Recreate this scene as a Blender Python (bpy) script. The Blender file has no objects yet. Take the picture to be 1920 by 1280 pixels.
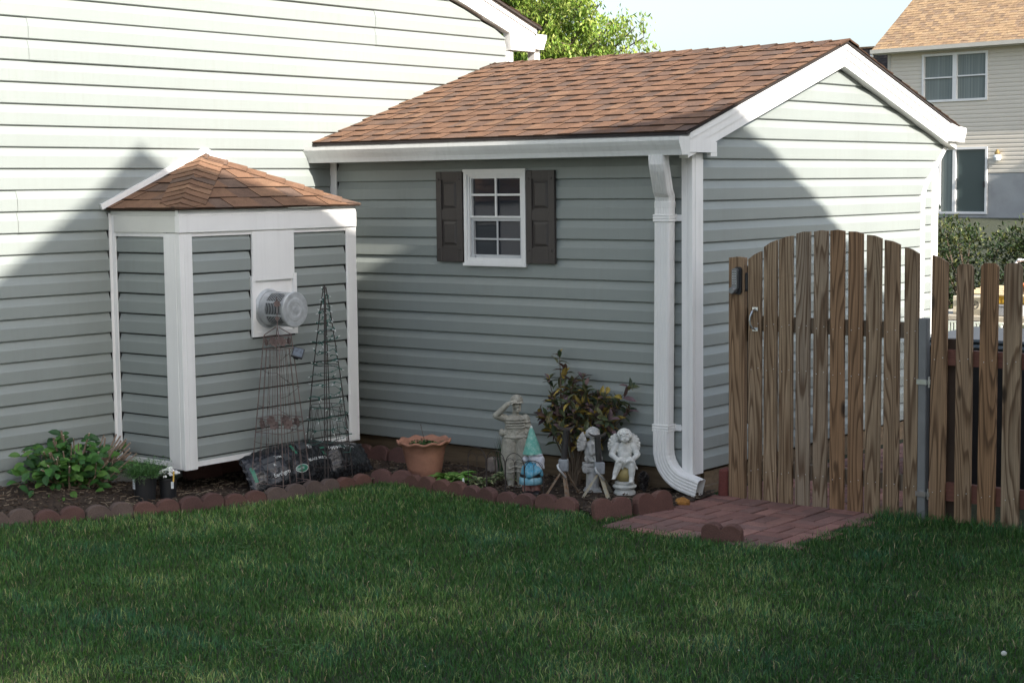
SUN_E, SKY_S, EXPO = 5.0, .14, 1.02
import bpy, bmesh, math, random
import numpy as np
from mathutils import Vector, Matrix, noise
random.seed(7)
rng = np.random.default_rng(11)
scene = bpy.context.scene
COL = scene.collection
PI = math.pi
def S(t):
    t = min(1.0, max(0.0, t)); return t*t*(3-2*t)
def lerp(a, b, t): return a+(b-a)*t
W = 3.0126          # house wall plane x = -W; shed front wall y = 0; shed gable wall x = 0
C = 0.127           # height of one siding course
def gz(x, y):
    z = -.15 + .1*S((-y-1.2)/1.6)*S((-x-1.6)/1.4)
    if y > 6: z += .75*S((y-6)/30.0)
    return z
# ------------------------------------------------------------------ materials
def newmat(name):
    m = bpy.data.materials.new(name); m.use_nodes = True
    nt = m.node_tree; nt.nodes.clear()
    out = nt.nodes.new('ShaderNodeOutputMaterial'); b = nt.nodes.new('ShaderNodeBsdfPrincipled')
    nt.links.new(b.outputs[0], out.inputs[0])
    return m, nt, b
def N(nt, typ, **kw):
    n = nt.nodes.new(typ)
    for k, v in kw.items():
        if k.startswith('i_'):
            key = k[2:]
            key = int(key) if key.isdigit() else key.replace('_', ' ')
            n.inputs[key].default_value = v
        else: setattr(n, k, v)
    return n
def mixc(nt, fac, a, b, blend='MIX'):
    n = nt.nodes.new('ShaderNodeMix'); n.data_type = 'RGBA'; n.blend_type = blend
    for k, v in ((0, fac), (6, a), (7, b)):
        if hasattr(v, 'is_output') or isinstance(v, bpy.types.NodeSocket): nt.links.new(v, n.inputs[k])
        elif k == 0: n.inputs[0].default_value = v
        else: n.inputs[k].default_value = (*v, 1) if len(v) == 3 else v
    return n.outputs[2]
def ramp(nt, src, stops):
    r = nt.nodes.new('ShaderNodeValToRGB'); nt.links.new(src, r.inputs[0])
    el = r.color_ramp.elements
    while len(el) < len(stops): el.new(0.5)
    for e, (p, c) in zip(el, stops):
        e.position = p; e.color = (c, c, c, 1) if not isinstance(c, tuple) else (*c, 1)
    return r.outputs[0]
def noise_n(nt, vec, scale, detail=4, rough=.55, dist=0.0):
    n = N(nt, 'ShaderNodeTexNoise'); n.inputs['Scale'].default_value = scale
    n.inputs['Detail'].default_value = detail; n.inputs['Roughness'].default_value = rough
    n.inputs['Distortion'].default_value = dist
    if vec is not None: nt.links.new(vec, n.inputs['Vector'])
    return n.outputs[0]
def mapping(nt, vec, scale=(1, 1, 1), loc=(0, 0, 0), rot=(0, 0, 0)):
    m = N(nt, 'ShaderNodeMapping'); m.inputs['Scale'].default_value = scale
    m.inputs['Location'].default_value = loc; m.inputs['Rotation'].default_value = rot
    nt.links.new(vec, m.inputs['Vector']); return m.outputs[0]
def bump(nt, b, h, strength=.3, dist=.01):
    n = N(nt, 'ShaderNodeBump'); n.inputs['Strength'].default_value = strength; n.inputs['Distance'].default_value = dist
    nt.links.new(h, n.inputs['Height']); nt.links.new(n.outputs[0], b.inputs['Normal'])
def simple(name, col, rough=.6, var=.12, scale=6., bmp=0., bscale=60., metal=0., attr=False, fine=0., spec=.5, stretch=(1,1,1), grime=0.):
    """plain surface: base colour with large soft variation, optional fine grain, bump"""
    m, nt, b = newmat(name)
    g = N(nt, 'ShaderNodeNewGeometry').outputs['Position']
    gs = mapping(nt, g, stretch)
    n1 = noise_n(nt, gs, scale, 5)
    v = ramp(nt, n1, [(.3, 1-var), (.7, 1+var)])
    if attr:
        a = N(nt, 'ShaderNodeAttribute', attribute_name='Col').outputs['Color']
        c = mixc(nt, 1., a, v, 'MULTIPLY')
    else: c = mixc(nt, 1., col, v, 'MULTIPLY')
    if grime:      # rain streaks and a film of dirt, thicker in places
        st = noise_n(nt, mapping(nt, g, (26, 26, 1.1)), 1., 5, .65); pa = noise_n(nt, mapping(nt, g, (1, 1, 1)), 2.3, 5, .6)
        mm = N(nt, 'ShaderNodeMath', operation='MULTIPLY'); nt.links.new(ramp(nt, st, [(.45, 0.), (.72, 1.)]), mm.inputs[0]); nt.links.new(ramp(nt, pa, [(.38, .15), (.65, 1.)]), mm.inputs[1])
        m2 = N(nt, 'ShaderNodeMath', operation='MULTIPLY'); nt.links.new(mm.outputs[0], m2.inputs[0]); m2.inputs[1].default_value = grime
        c = mixc(nt, m2.outputs[0], c, (.17, .16, .13))
    if fine:
        n2 = noise_n(nt, g, 220., 3); v2 = ramp(nt, n2, [(.3, 1-fine), (.7, 1+fine)])
        c = mixc(nt, 1., c, v2, 'MULTIPLY')
    nt.links.new(c, b.inputs['Base Color'])
    b.inputs['Roughness'].default_value = rough; b.inputs['Metallic'].default_value = metal
    b.inputs['Specular IOR Level'].default_value = spec
    if bmp: bump(nt, b, noise_n(nt, g, bscale, 6), bmp, .01)
    return m
M = {}
M['siding'] = simple('siding_vinyl', (.262, .291, .279), .42, .045, 1.2, .05, 300, spec=.45, grime=.16)
M['white'] = simple('white_trim', (.80, .80, .785), .35, .04, 2.0, .02, 200, grime=.12)
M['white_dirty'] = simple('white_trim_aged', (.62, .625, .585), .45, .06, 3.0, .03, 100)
M['gutter'] = simple('gutter_paint', (.68, .69, .67), .32, .04, 2.5, grime=.22)
M['bgsiding'] = simple('beige_siding', (.66, .61, .52), .5, .04, .6)
M['concrete'] = simple('foundation_concrete', (.34, .35, .35), .85, .15, 1.5, .3, 30, fine=.1)
def shingle(name):
    m, nt, b = newmat(name)
    g = N(nt, 'ShaderNodeNewGeometry').outputs['Position']
    a = N(nt, 'ShaderNodeAttribute', attribute_name='Col').outputs['Color']
    n = noise_n(nt, g, 260, 2, .8); v = ramp(nt, n, [(.3, .55), (.7, 1.45)])
    n2 = noise_n(nt, g, 12, 5, .6); v2 = ramp(nt, n2, [(.3, .78), (.7, 1.2)])
    c = mixc(nt, 1., a, v, 'MULTIPLY'); c = mixc(nt, 1., c, v2, 'MULTIPLY')
    nt.links.new(c, b.inputs['Base Color']); b.inputs['Roughness'].default_value = .9
    b.inputs['Specular IOR Level'].default_value = .25
    bump(nt, b, n, .5, .004)
    return m
M['shingle'] = shingle('asphalt_shingle')
def wood(name, cols, scale=1., ringamt=1.0, knots=True, rough=.75):
    m, nt, b = newmat(name)
    tc = N(nt, 'ShaderNodeTexCoord').outputs['Object']
    oi = N(nt, 'ShaderNodeObjectInfo')
    cx = N(nt, 'ShaderNodeCombineXYZ')
    for i, k in ((0, 37.0), (1, 91.0), (2, 53.0)):
        mm = N(nt, 'ShaderNodeMath', operation='MULTIPLY'); mm.inputs[1].default_value = k
        nt.links.new(oi.outputs['Random'], mm.inputs[0]); nt.links.new(mm.outputs[0], cx.inputs[i])
    ad = N(nt, 'ShaderNodeVectorMath', operation='ADD')
    mp = mapping(nt, tc, (8.5*scale, 8.5*scale, .50*scale)); nt.links.new(mp, ad.inputs[0]); nt.links.new(cx.outputs[0], ad.inputs[1])
    base = noise_n(nt, ad.outputs[0], 1.0, 1.6, .35, .15)
    ml = N(nt, 'ShaderNodeMath', operation='MULTIPLY'); ml.inputs[1].default_value = 19.0
    nt.links.new(base, ml.inputs[0])
    fr = N(nt, 'ShaderNodeMath', operation='FRACT'); nt.links.new(ml.outputs[0], fr.inputs[0])
    ringv = ramp(nt, fr.outputs[0], [(0., 0.), (.50, .12), (.80, 1.), (.90, .9), (1., .05)])
    # fibre streaks
    ad2 = N(nt, 'ShaderNodeVectorMath', operation='ADD')
    nt.links.new(mapping(nt, tc, (170, 170, 3)), ad2.inputs[0]); nt.links.new(cx.outputs[0], ad2.inputs[1])
    fib = noise_n(nt, ad2.outputs[0], 1.0, 3, .6)
    ad3 = N(nt, 'ShaderNodeVectorMath', operation='ADD')
    nt.links.new(mapping(nt, tc, (5, 5, 1.3)), ad3.inputs[0]); nt.links.new(cx.outputs[0], ad3.inputs[1])
    blot = noise_n(nt, ad3.outputs[0], 1.0, 4, .6)
    c = mixc(nt, ramp(nt, blot, [(.38, 0.), (.62, 1.)]), cols[0], cols[1])
    # weathering grey per board
    sep = N(nt, 'ShaderNodeMath', operation='MULTIPLY'); sep.inputs[1].default_value = 7.31
    nt.links.new(oi.outputs['Random'], sep.inputs[0])
    fr2 = N(nt, 'ShaderNodeMath', operation='FRACT'); nt.links.new(sep.outputs[0], fr2.inputs[0])
    c = mixc(nt, ramp(nt, fr2.outputs[0], [(.45, .05), (.6, .25), (.95, .85)]), c, cols[2])
    s3 = N(nt, 'ShaderNodeMath', operation='MULTIPLY'); s3.inputs[1].default_value = 13.7; nt.links.new(oi.outputs['Random'], s3.inputs[0])
    f3 = N(nt, 'ShaderNodeMath', operation='FRACT'); nt.links.new(s3.outputs[0], f3.inputs[0])
    c = mixc(nt, ramp(nt, f3.outputs[0], [(.45, 0.), (.62, .55), (1., .75)]), c, cols[4])
    rm = N(nt, 'ShaderNodeMath', operation='MULTIPLY'); rm.inputs[1].default_value = .80*ringamt
    nt.links.new(ringv, rm.inputs[0])
    c = mixc(nt, rm.outputs[0], c, cols[3])
    c = mixc(nt, 1., c, ramp(nt, fib, [(.3, .62), (.7, 1.30)]), 'MULTIPLY')
    if knots:
        ad4 = N(nt, 'ShaderNodeVectorMath', operation='ADD')
        nt.links.new(mapping(nt, tc, (9, 9, 3.2)), ad4.inputs[0]); nt.links.new(cx.outputs[0], ad4.inputs[1])
        vo = N(nt, 'ShaderNodeTexVoronoi'); vo.inputs['Scale'].default_value = .62
        nt.links.new(ad4.outputs[0], vo.inputs['Vector'])
        kf = ramp(nt, vo.outputs['Distance'], [(.045, .95), (.085, .6), (.12, 0.)])
        c = mixc(nt, kf, c, (.03, .018, .010))
    nt.links.new(c, b.inputs['Base Color']); b.inputs['Roughness'].default_value = rough
    b.inputs['Specular IOR Level'].default_value = .3
    bump(nt, b, fib, .35, .003)
    return m
M['picket'] = wood('picket_wood', ((.27, .185, .11), (.34, .25, .16), (.26, .23, .19), (.085, .045, .022), (.28, .145, .065)))
M['rail'] = wood('rail_wood', ((.17, .13, .09), (.22, .17, .12), (.18, .16, .14), (.08, .05, .03), (.2, .15, .1)))
M['redrail'] = simple('red_stained_wood', (.15, .055, .035), .7, .2, 9, .3, 80, stretch=(1, 1, 6))
M['skid'] = simple('skid_timber', (.16, .115, .07), .85, .3, 5, .4, 60, stretch=(.4, 4, 8))
M['shutter'] = simple('shutter_brown', (.052, .044, .040), .5, .08, 8, .08, 120, stretch=(8, 8, 1))
def glass(name, col=(.030, .034, .042), rough=.03):
    m, nt, b = newmat(name)
    b.inputs['Base Color'].default_value = (*col, 1); b.inputs['Roughness'].default_value = rough
    b.inputs['Specular IOR Level'].default_value = .8; b.inputs['IOR'].default_value = 1.5
    return m
M['glass'] = glass('window_glass')
M['bgglass'] = glass('far_window_glass', (.06, .085, .085), .15)
M['curtain'] = simple('curtain_glass', (.17, .20, .19), .25, .25, 3, stretch=(9, 9, .1))
def brickpaver(name):
    m, nt, b = newmat(name)
    g = N(nt, 'ShaderNodeNewGeometry').outputs['Position']
    a = N(nt, 'ShaderNodeAttribute', attribute_name='Col').outputs['Color']
    n = noise_n(nt, g, 180, 4, .7); v = ramp(nt, n, [(.3, .72), (.7, 1.28)])
    n2 = noise_n(nt, g, 4, 5, .6); v2 = ramp(nt, n2, [(.3, .72), (.7, 1.18)])
    c = mixc(nt, 1., a, v, 'MULTIPLY'); c = mixc(nt, 1., c, v2, 'MULTIPLY')
    nt.links.new(c, b.inputs['Base Color']); b.inputs['Roughness'].default_value = .85
    bump(nt, b, n, .35, .004)
    return m
M['brick'] = brickpaver('red_paver')
M['edging'] = brickpaver('red_edging_concrete')
def soil(name, c1, c2, sc):
    m, nt, b = newmat(name)
    g = N(nt, 'ShaderNodeNewGeometry').outputs['Position']
    n = noise_n(nt, g, sc, 8, .7)
    c = mixc(nt, ramp(nt, n, [(.35, 0.), (.65, 1.)]), c1, c2)
    nt.links.new(c, b.inputs['Base Color']); b.inputs['Roughness'].default_value = .95
    bump(nt, b, n, .8, .02)
    return m
M['mulch'] = soil('mulch_soil', (.018, .012, .008), (.075, .05, .033), 45)
M['ground'] = soil('lawn_soil', (.018, .022, .010), (.045, .055, .022), 25)
M['chip'] = simple('bark_chip', (1, 1, 1), .9, .25, 60, .3, 200, attr=True)
def leafmat(name, trans=.15, rough=.5):
    m, nt, b = newmat(name)
    a = N(nt, 'ShaderNodeAttribute', attribute_name='Col').outputs['Color']
    g = N(nt, 'ShaderNodeNewGeometry').outputs['Position']
    v = ramp(nt, noise_n(nt, g, 35, 4), [(.3, .8), (.7, 1.2)])
    c = mixc(nt, 1., a, v, 'MULTIPLY')
    nt.links.new(c, b.inputs['Base Color']); b.inputs['Roughness'].default_value = rough
    b.inputs['Specular IOR Level'].default_value = .35
    if trans:
        out = [n for n in nt.nodes if n.type == 'OUTPUT_MATERIAL'][0]
        t = N(nt, 'ShaderNodeBsdfTranslucent'); nt.links.new(c, t.inputs[0])
        mx = N(nt, 'ShaderNodeMixShader'); mx.inputs[0].default_value = trans
        nt.links.new(b.outputs[0], mx.inputs[1]); nt.links.new(t.outputs[0], mx.inputs[2]); nt.links.new(mx.outputs[0], out.inputs[0])
    return m
M['leaf'] = leafmat('leaf_surface')
M['treeleaf'] = leafmat('tree_leaf_surface', .4)
M['grass'] = leafmat('grass_blade', .12, .55)
M['bark'] = simple('bark', (.14, .105, .075), .9, .3, 20, .5, 60, stretch=(3, 3, .6))
M['stem'] = simple('pruned_stem', (.23, .165, .12), .8, .25, 40, .3, 90)
M['statue'] = simple('grey_cast_stone', (.315, .305, .26), .9, .22, 22, .6, 75, fine=.12)
M['cherub'] = simple('white_cast_stone', (.60, .61, .58), .8, .18, 30, .45, 110, fine=.06)
M['cherubg'] = simple('weathered_cast_stone', (.44, .44, .43), .85, .25, 30, .5, 110, fine=.08)
M['terracotta'] = simple('terracotta', (.36, .175, .115), .8, .22, 9, .2, 50, fine=.08)
M['metal'] = simple('galvanised_metal', (.50, .52, .53), .45, .18, 20, .10, 80, metal=.45)
M['steel'] = simple('bright_steel', (.62, .64, .66), .28, .1, 30, metal=1.)
M['greypost'] = simple('grey_steel_post', (.20, .205, .205), .5, .1, 8, .05, 60, metal=.2)
M['black'] = simple('black_plastic', (.018, .019, .021), .45, .15, 10)
M['shadeblack'] = simple('shade_black', (.012, .012, .012), .9, .1, 5)  # near-black colour stands in for shade in gaps and hollows
M['wire'] = simple('dark_wire', (.045, .035, .032), .6, .3, 60)
M['rustwire'] = simple('rusty_wire', (.15, .108, .098), .75, .35, 60)
M['greenwire'] = simple('green_cord', (.02, .10, .08), .5, .2, 60)
M['bulb'] = simple('clear_bulb', (.75, .78, .78), .15, .05, 60)
M['attr'] = simple('painted_parts', (1, 1, 1), .6, .14, 25, .15, 90, attr=True)
def bagmat():
    m, nt, b = newmat('black_bag_plastic')
    tc = N(nt, 'ShaderNodeNewGeometry').outputs['Position']
    n = noise_n(nt, mapping(nt, tc, (16, 7, 16)), 1., 5, .6, 1.2)
    n2 = noise_n(nt, tc, 60, 3)
    c = mixc(nt, ramp(nt, n2, [(.4, 0.), (.75, 1.)]), (.009, .010, .012), (.045, .048, .052))
    nt.links.new(c, b.inputs['Base Color']); b.inputs['Roughness'].default_value = .20
    bump(nt, b, n, .55, .012)
    return m
M['bag'] = bagmat()
# ------------------------------------------------------------------ mesh helpers
class MB:
    def __init__(s): s.v = []; s.f = []; s.m = []; s.c = []; s.mi = 0; s.col = (1, 1, 1); s.marks = []
    def quad(s, *p):
        n = len(s.v); s.v.extend([tuple(q) for q in p]); s.f.append(tuple(range(n, n+len(p)))); s.m.append(s.mi); s.c.append(s.col)
    def faces(s, vs, fs):
        n = len(s.v); s.marks.append((n, len(s.f))); s.v.extend([tuple(q) for q in vs])
        for f in fs: s.f.append(tuple(n+i for i in f)); s.m.append(s.mi); s.c.append(s.col)
    def box(s, a, b, mat=None, ch=0.0):
        x0, y0, z0 = a; x1, y1, z1 = b
        if ch:
            bm = bmesh.new(); bmesh.ops.create_cube(bm, size=1)
            for v in bm.verts: v.co = Vector((lerp(x0, x1, v.co.x+.5), lerp(y0, y1, v.co.y+.5), lerp(z0, z1, v.co.z+.5)))
            bmesh.ops.bevel(bm, geom=bm.edges[:], offset=ch, segments=1, affect='EDGES')
            vs = [v.co.copy() for v in bm.verts]; fs = [[v.index for v in f.verts] for f in bm.faces]
            bm.verts.index_update(); bm.free()
        else:
            vs = [Vector((x, y, z)) for z in (z0, z1) for y in (y0, y1) for x in (x0, x1)]
            fs = [(0, 2, 3, 1), (4, 5, 7, 6), (0, 1, 5, 4), (2, 6, 7, 3), (0, 4, 6, 2), (1, 3, 7, 5)]
        if mat is not None: vs = [mat @ v for v in vs]
        s.faces(vs, fs)
    def tube(s, path, r, seg=6, caps=True):
        path = [Vector(p) for p in path]; n = len(path)
        rs = r if isinstance(r, (list, tuple)) else [r]*n
        t0 = (path[1]-path[0]).normalized()
        up = Vector((0, 0, 1)) if abs(t0.z) < .9 else Vector((1, 0, 0))
        a = t0.cross(up).normalized(); vs = []; fs = []
        for i, p in enumerate(path):
            t = (path[min(i+1, n-1)]-path[max(i-1, 0)])
            t = t.normalized() if t.length > 1e-9 else t0
            a = (a-t*a.dot(t)); a = a.normalized() if a.length > 1e-6 else t.orthogonal().normalized()
            b = t.cross(a)
            for k in range(seg):
                w = 2*PI*k/seg; vs.append(p+(a*math.cos(w)+b*math.sin(w))*rs[i])
        for i in range(n-1):
            for k in range(seg):
                k2 = (k+1) % seg; fs.append((i*seg+k, i*seg+k2, (i+1)*seg+k2, (i+1)*seg+k))
        if caps: fs.append(tuple(range(seg))[::-1]); fs.append(tuple((n-1)*seg+k for k in range(seg)))
        s.faces(vs, fs)
    def lathe(s, prof, c=(0, 0, 0), seg=24, mat=None, wob=None):
        vs = []; fs = []
        for i, (r, z) in enumerate(prof):
            for k in range(seg):
                w = 2*PI*k/seg; rr = r; zz = z
                if wob: rr, zz = wob(r, z, w, i)
                v = Vector((rr*math.cos(w), rr*math.sin(w), zz))
                if mat is not None: v = mat @ v
                vs.append(v+Vector(c))
        n = len(prof)
        for i in range(n-1):
            for k in range(seg):
                k2 = (k+1) % seg; fs.append((i*seg+k, i*seg+k2, (i+1)*seg+k2, (i+1)*seg+k))
        if prof[0][0] > 1e-4: fs.append(tuple(range(seg))[::-1])
        if prof[-1][0] > 1e-4: fs.append(tuple((n-1)*seg+k for k in range(seg)))
        s.faces(vs, fs)
    def prism(s, poly, P, d0, d1):
        """poly in (u,w); P(u,w,d)->point ; extruded from d0 to d1"""
        n = len(poly)
        vs = [P(u, w, d0) for u, w in poly]+[P(u, w, d1) for u, w in poly]
        fs = [tuple(range(n))[::-1], tuple(range(n, 2*n))]+[(i, (i+1) % n, n+(i+1) % n, n+i) for i in range(n)]
        s.faces(vs, fs)
    def ell(s, c, r, rot=None, sub=2):
        bm = bmesh.new(); bmesh.ops.create_icosphere(bm, subdivisions=sub, radius=1)
        mt = rot if rot is not None else Matrix.Identity(3)
        vs = [Vector(c)+mt @ Vector((v.co.x*r[0], v.co.y*r[1], v.co.z*r[2])) for v in bm.verts]
        fs = [[v.index for v in f.verts] for f in bm.faces]; bm.free(); s.faces(vs, fs)
    def cap(s, p0, p1, r0, r1, sub=2):
        p0 = Vector(p0); p1 = Vector(p1)
        s.tube([p0, p0.lerp(p1, .5), p1], [r0, (r0+r1)/2, r1], 12); s.ell(p0, (r0,)*3, None, sub); s.ell(p1, (r1,)*3, None, sub)
    def build(s, name, mats, parent=None, smooth=False, loc=None, link=True, recalc=False):
        me = bpy.data.meshes.new(name); me.from_pydata([tuple(v) for v in s.v], [], s.f)
        if not isinstance(mats, (list, tuple)): mats = [mats]
        for m in mats: me.materials.append(m)
        if any(s.m): me.polygons.foreach_set('material_index', s.m)
        if any(c != (1, 1, 1) for c in s.c):
            at = me.attributes.new('Col', 'FLOAT_COLOR', 'FACE')
            at.data.foreach_set('color', np.array([(*c, 1.) for c in s.c], dtype=np.float32).ravel())
        if recalc:
            bm = bmesh.new(); bm.from_mesh(me); bmesh.ops.recalc_face_normals(bm, faces=bm.faces[:]); bm.to_mesh(me); bm.free()
        if smooth: me.polygons.foreach_set('use_smooth', [True]*len(me.polygons))
        me.update()
        o = bpy.data.objects.new(name, me); COL.objects.link(o)
        if loc is not None:                       # move the origin to loc, geometry stays put
            me.transform(Matrix.Translation(-Vector(loc))); o.location = loc
        if parent is not None:
            o.parent = parent; o.matrix_parent_inverse = Matrix.Translation(-parent.location) if not parent.get('localframe') else Matrix.Identity(4)
        return o
def split_build(mb, name, mats, parent, smooth=False):
    """every piece added to mb becomes a part of its own"""
    mk = mb.marks+[(len(mb.v), len(mb.f))]; r = []
    for (v0, f0), (v1, f1) in zip(mk, mk[1:]):
        q = MB(); q.v = mb.v[v0:v1]; q.f = [tuple(i-v0 for i in f) for f in mb.f[f0:f1]]; q.m = mb.m[f0:f1]; q.c = mb.c[f0:f1]
        r.append(q.build(name, mats, parent, smooth))
    return r
def tag(o, label=None, cat=None, group=None, kind=None):
    if label: o['label'] = label
    if cat: o['category'] = cat
    if group: o['group'] = group
    if kind: o['kind'] = kind
    return o
def thing(name, loc, label, cat, group=None, rz=None):
    """Empty at the base of a thing; when rz is given the parts are modelled in its local frame"""
    o = bpy.data.objects.new(name, None); COL.objects.link(o); o.location = loc; o.empty_display_size = .1
    if rz is not None: o.rotation_euler = (0, 0, rz); o['localframe'] = True
    return tag(o, label, cat, group)
def bake(o, mods):
    """apply modifiers through the depsgraph, no operators"""
    for t, kw in mods:
        m = o.modifiers.new(t, t)
        for k, v in kw.items(): setattr(m, k, v)
    bpy.context.view_layer.update()
    dg = bpy.context.evaluated_depsgraph_get(); ev = o.evaluated_get(dg)
    me = bpy.data.meshes.new_from_object(ev); old = o.data; o.modifiers.clear(); o.data = me
    bpy.data.meshes.remove(old); me.name = o.name
    return o
def blob(mb, name, mat, parent, voxel=.004, smooth=2):
    o = mb.build(name, mat, parent, recalc=True)
    bake(o, [('REMESH', dict(mode='VOXEL', voxel_size=voxel)), ('SMOOTH', dict(factor=.5, iterations=smooth))])
    o.data.polygons.foreach_set('use_smooth', [True]*len(o.data.polygons))
    o.data.materials.clear(); o.data.materials.append(mat)
    return o
def copy_tree(src, parent=None):
    c = src.copy(); COL.objects.link(c); c.parent = parent
    for ch in [o for o in bpy.data.objects if o.parent == src]: copy_tree(ch, c)
    return c
YAW = .6745   # statues are modelled facing the viewer's side of the bed and turned by this
# ------------------------------------------------------------------ siding
PROFILE = [(0, -.005), (.0006, .004), (.0035, .0100), (.0062, .0132), (.074, .0132), (.0790, .0120), (.0830, .0098), (.1268, -.005)]
def siding(mb, P, z0, z1, zbase, ulo, uhi, holes=(), course=C, seams=0, seed=0):
    rs = random.Random(seed); sc = course/C
    bounds = sorted(set([z0, z1]+[h[i] for h in holes for i in (2, 3)]))
    k0 = math.floor((z0-zbase)/course+1e-6); k1 = math.ceil((z1-zbase)/course-1e-6)
    def off(k, z):
        t = (z-zbase-k*course)/sc
        for (a, oa), (b, ob) in zip(PROFILE, PROFILE[1:]):
            if t <= b: return oa+(ob-oa)*max(0, min(1, (t-a)/(b-a)))
        return PROFILE[-1][1]
    for k in range(k0, k1):
        zc = zbase+k*course
        lv = sorted(set([zc+t*sc for t, _ in PROFILE]+[b for b in bounds if zc < b < zc+course]))
        lv = [z for z in lv if z0-1e-9 <= z <= z1+1e-9]
        if k % 2 == 0 or not seams: cuts = sorted(rs.uniform(-6, 6) for _ in range(seams))
        for a, b in zip(lv, lv[1:]):
            mid = (a+b)/2; spans = [(ulo, uhi)]
            for h in holes:
                if h[2] < mid < h[3]:
                    ns = []
                    for lo, hi in spans:
                        ns.append((lo, (lambda z, h=h: h[0]))); ns.append(((lambda z, h=h: h[1]), hi))
                    spans = ns
            for lo, hi in spans:
                edges = [lo]+[(lambda z, q=q: q) for q in cuts if lo(mid)+.05 < q < hi(mid)-.05]+[hi]
                for j, (e0, e1) in enumerate(zip(edges, edges[1:])):
                    if e1(mid)-e0(mid) < 1e-4: continue
                    e = .0030*(j % 2)
                    mb.quad(P(e0(a), a, off(k, a)+e), P(e1(a), a, off(k, a)+e), P(max(e1(b), e0(b)), b, off(k, b)+e), P(e0(b), b, off(k, b)+e))
def K(v): return lambda z: v
# ------------------------------------------------------------------ shingled roof plane
SH = [(.19, .106, .064), (.175, .098, .060), (.21, .122, .074), (.150, .092, .064), (.130, .086, .064), (.185, .104, .064)]
def roofplane(mb, O, U, V, Nn, vlen, u0, u1, expo=.143, seed=1, pal=SH, thick=.006, wid=(.06, .15)):
    rs = random.Random(seed); O = Vector(O); U = Vector(U); V = Vector(V); Nn = Vector(Nn)
    def P(u, v, n): return O+U*u+V*v+Nn*n
    n = int(math.ceil(vlen/expo-1e-6))
    for i in range(n):
        a = i*expo; b = min(vlen, (i+1)*expo)
        lo, hi = u0(a), u1(a)
        if hi-lo < .005: continue
        u = lo-rs.uniform(0, .1); raised = rs.random() < .5; sl = rs.uniform(-.004, .004)
        wav = rs.uniform(-.004, .004)
        while u < hi:
            w = rs.uniform(*wid); ua, ub = u, u+w
            r = .0038 if raised else 0
            ca = lambda q, v: min(max(q, u0(v)), u1(v))
            x0, x1 = ca(ua, a), ca(ub, a); y0, y1 = ca(ua+sl, b), ca(ub+sl, b)
            if x1-x0 > 1e-3 or y1-y0 > 1e-3:
                base = pal[rs.choice([0, 0, 2, 5, 1]) if raised else rs.choice([3, 4, 1, 3])]
                j = rs.uniform(.92, 1.08); mb.col = tuple(q*j for q in base)
                d = wav+rs.uniform(-.002, .002)
                top = thick+r+.002
                mb.quad(P(x0, a+d, top), P(x1, a+d, top), P(y1, b, .0015+r), P(y0, b, .0015+r))
                mb.col = tuple(q*.25 for q in base)  # edge faces coloured darker to draw the shadow lines between courses
                mb.quad(P(x0, a+d, 0), P(x1, a+d, 0), P(x1, a+d, top), P(x0, a+d, top))
                if r:
                    mb.quad(P(x0, a+d, 0), P(x0, a+d, top), P(y0, b, .0015+r), P(y0, b, 0))
                    mb.quad(P(x1, a+d, top), P(x1, a+d, 0), P(y1, b, 0), P(y1, b, .0015+r))
            raised = not raised if rs.random() < .85 else raised
            u += w
    mb.col = (.2, .12, .08)
def caps(mb, A, B, side1, side2, w=.15, expo=.14, seed=3, lift=.012, trim=0):
    """ridge / hip caps from A (low) to B; side1, side2 = down-slope directions on both sides"""
    rs = random.Random(seed); A = Vector(A); B = Vector(B); L = (B-A).length; T = (B-A)/L
    s1 = Vector(side1); s2 = Vector(side2); up = Vector((0, 0, 1)); n = int(L/expo)+1
    for i in range(n):
        a = i*expo-.01; b = min(L, a+expo+.03)
        if b-a < .02: continue
        base = rs.choice(SH); j = rs.uniform(.85, 1.15); mb.col = tuple(q*j for q in base)
        ha, hb = lift+.010, lift
        pa, pb = A+T*a+up*ha, A+T*b+up*hb
        m = .22
        wa = min(w, .012+a*trim) if trim else w; wb = min(w, .012+b*trim) if trim else w
        la = [pa+s1*wa, pa+s1*wa*m+up*.0, pa+up*-.004, pa+s2*wa*m, pa+s2*wa]
        la[1] = pa+s1*wa*m-up*.006; la[3] = pa+s2*wa*m-up*.006
        lb = [pb+s1*wb, pb+s1*wb*m-up*.006, pb-up*.004, pb+s2*wb*m-up*.006, pb+s2*wb]
        la = [q-up*(.004 if i_ in (0, 4) else 0) for i_, q in enumerate(la)]
        for q in range(4): mb.quad(la[q], la[q+1], lb[q+1], lb[q])
        mb.col = tuple(q*.45 for q in base)
        for q in range(4): mb.quad(la[q]-up*.012, la[q+1]-up*.012, la[q+1], la[q])
        mb.quad(la[0]-up*.012, la[0], lb[0], lb[0]-up*.012); mb.quad(la[4], la[4]-up*.012, lb[4]-up*.012, lb[4])
def gutter_prof():     # K-style profile: (out, z), out measured from the fascia
    return [(0, 0), (.006, 0), (.085, 0), (.088, .012), (.094, .03), (.112, .062), (.122, .085), (.122, .108), (.112, .108), (.112, .1), (.108, .088), (.08, .02), (.01, .008), (.004, .1), (0, .1)]
def extr(mb, prof, P, d0, d1, capends=True):
    n = len(prof); vs = [P(u, w, d0) for u, w in prof]+[P(u, w, d1) for u, w in prof]
    fs = [(i, (i+1) % n, n+(i+1) % n, n+i) for i in range(n)]
    mb.faces(vs, fs)
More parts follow.
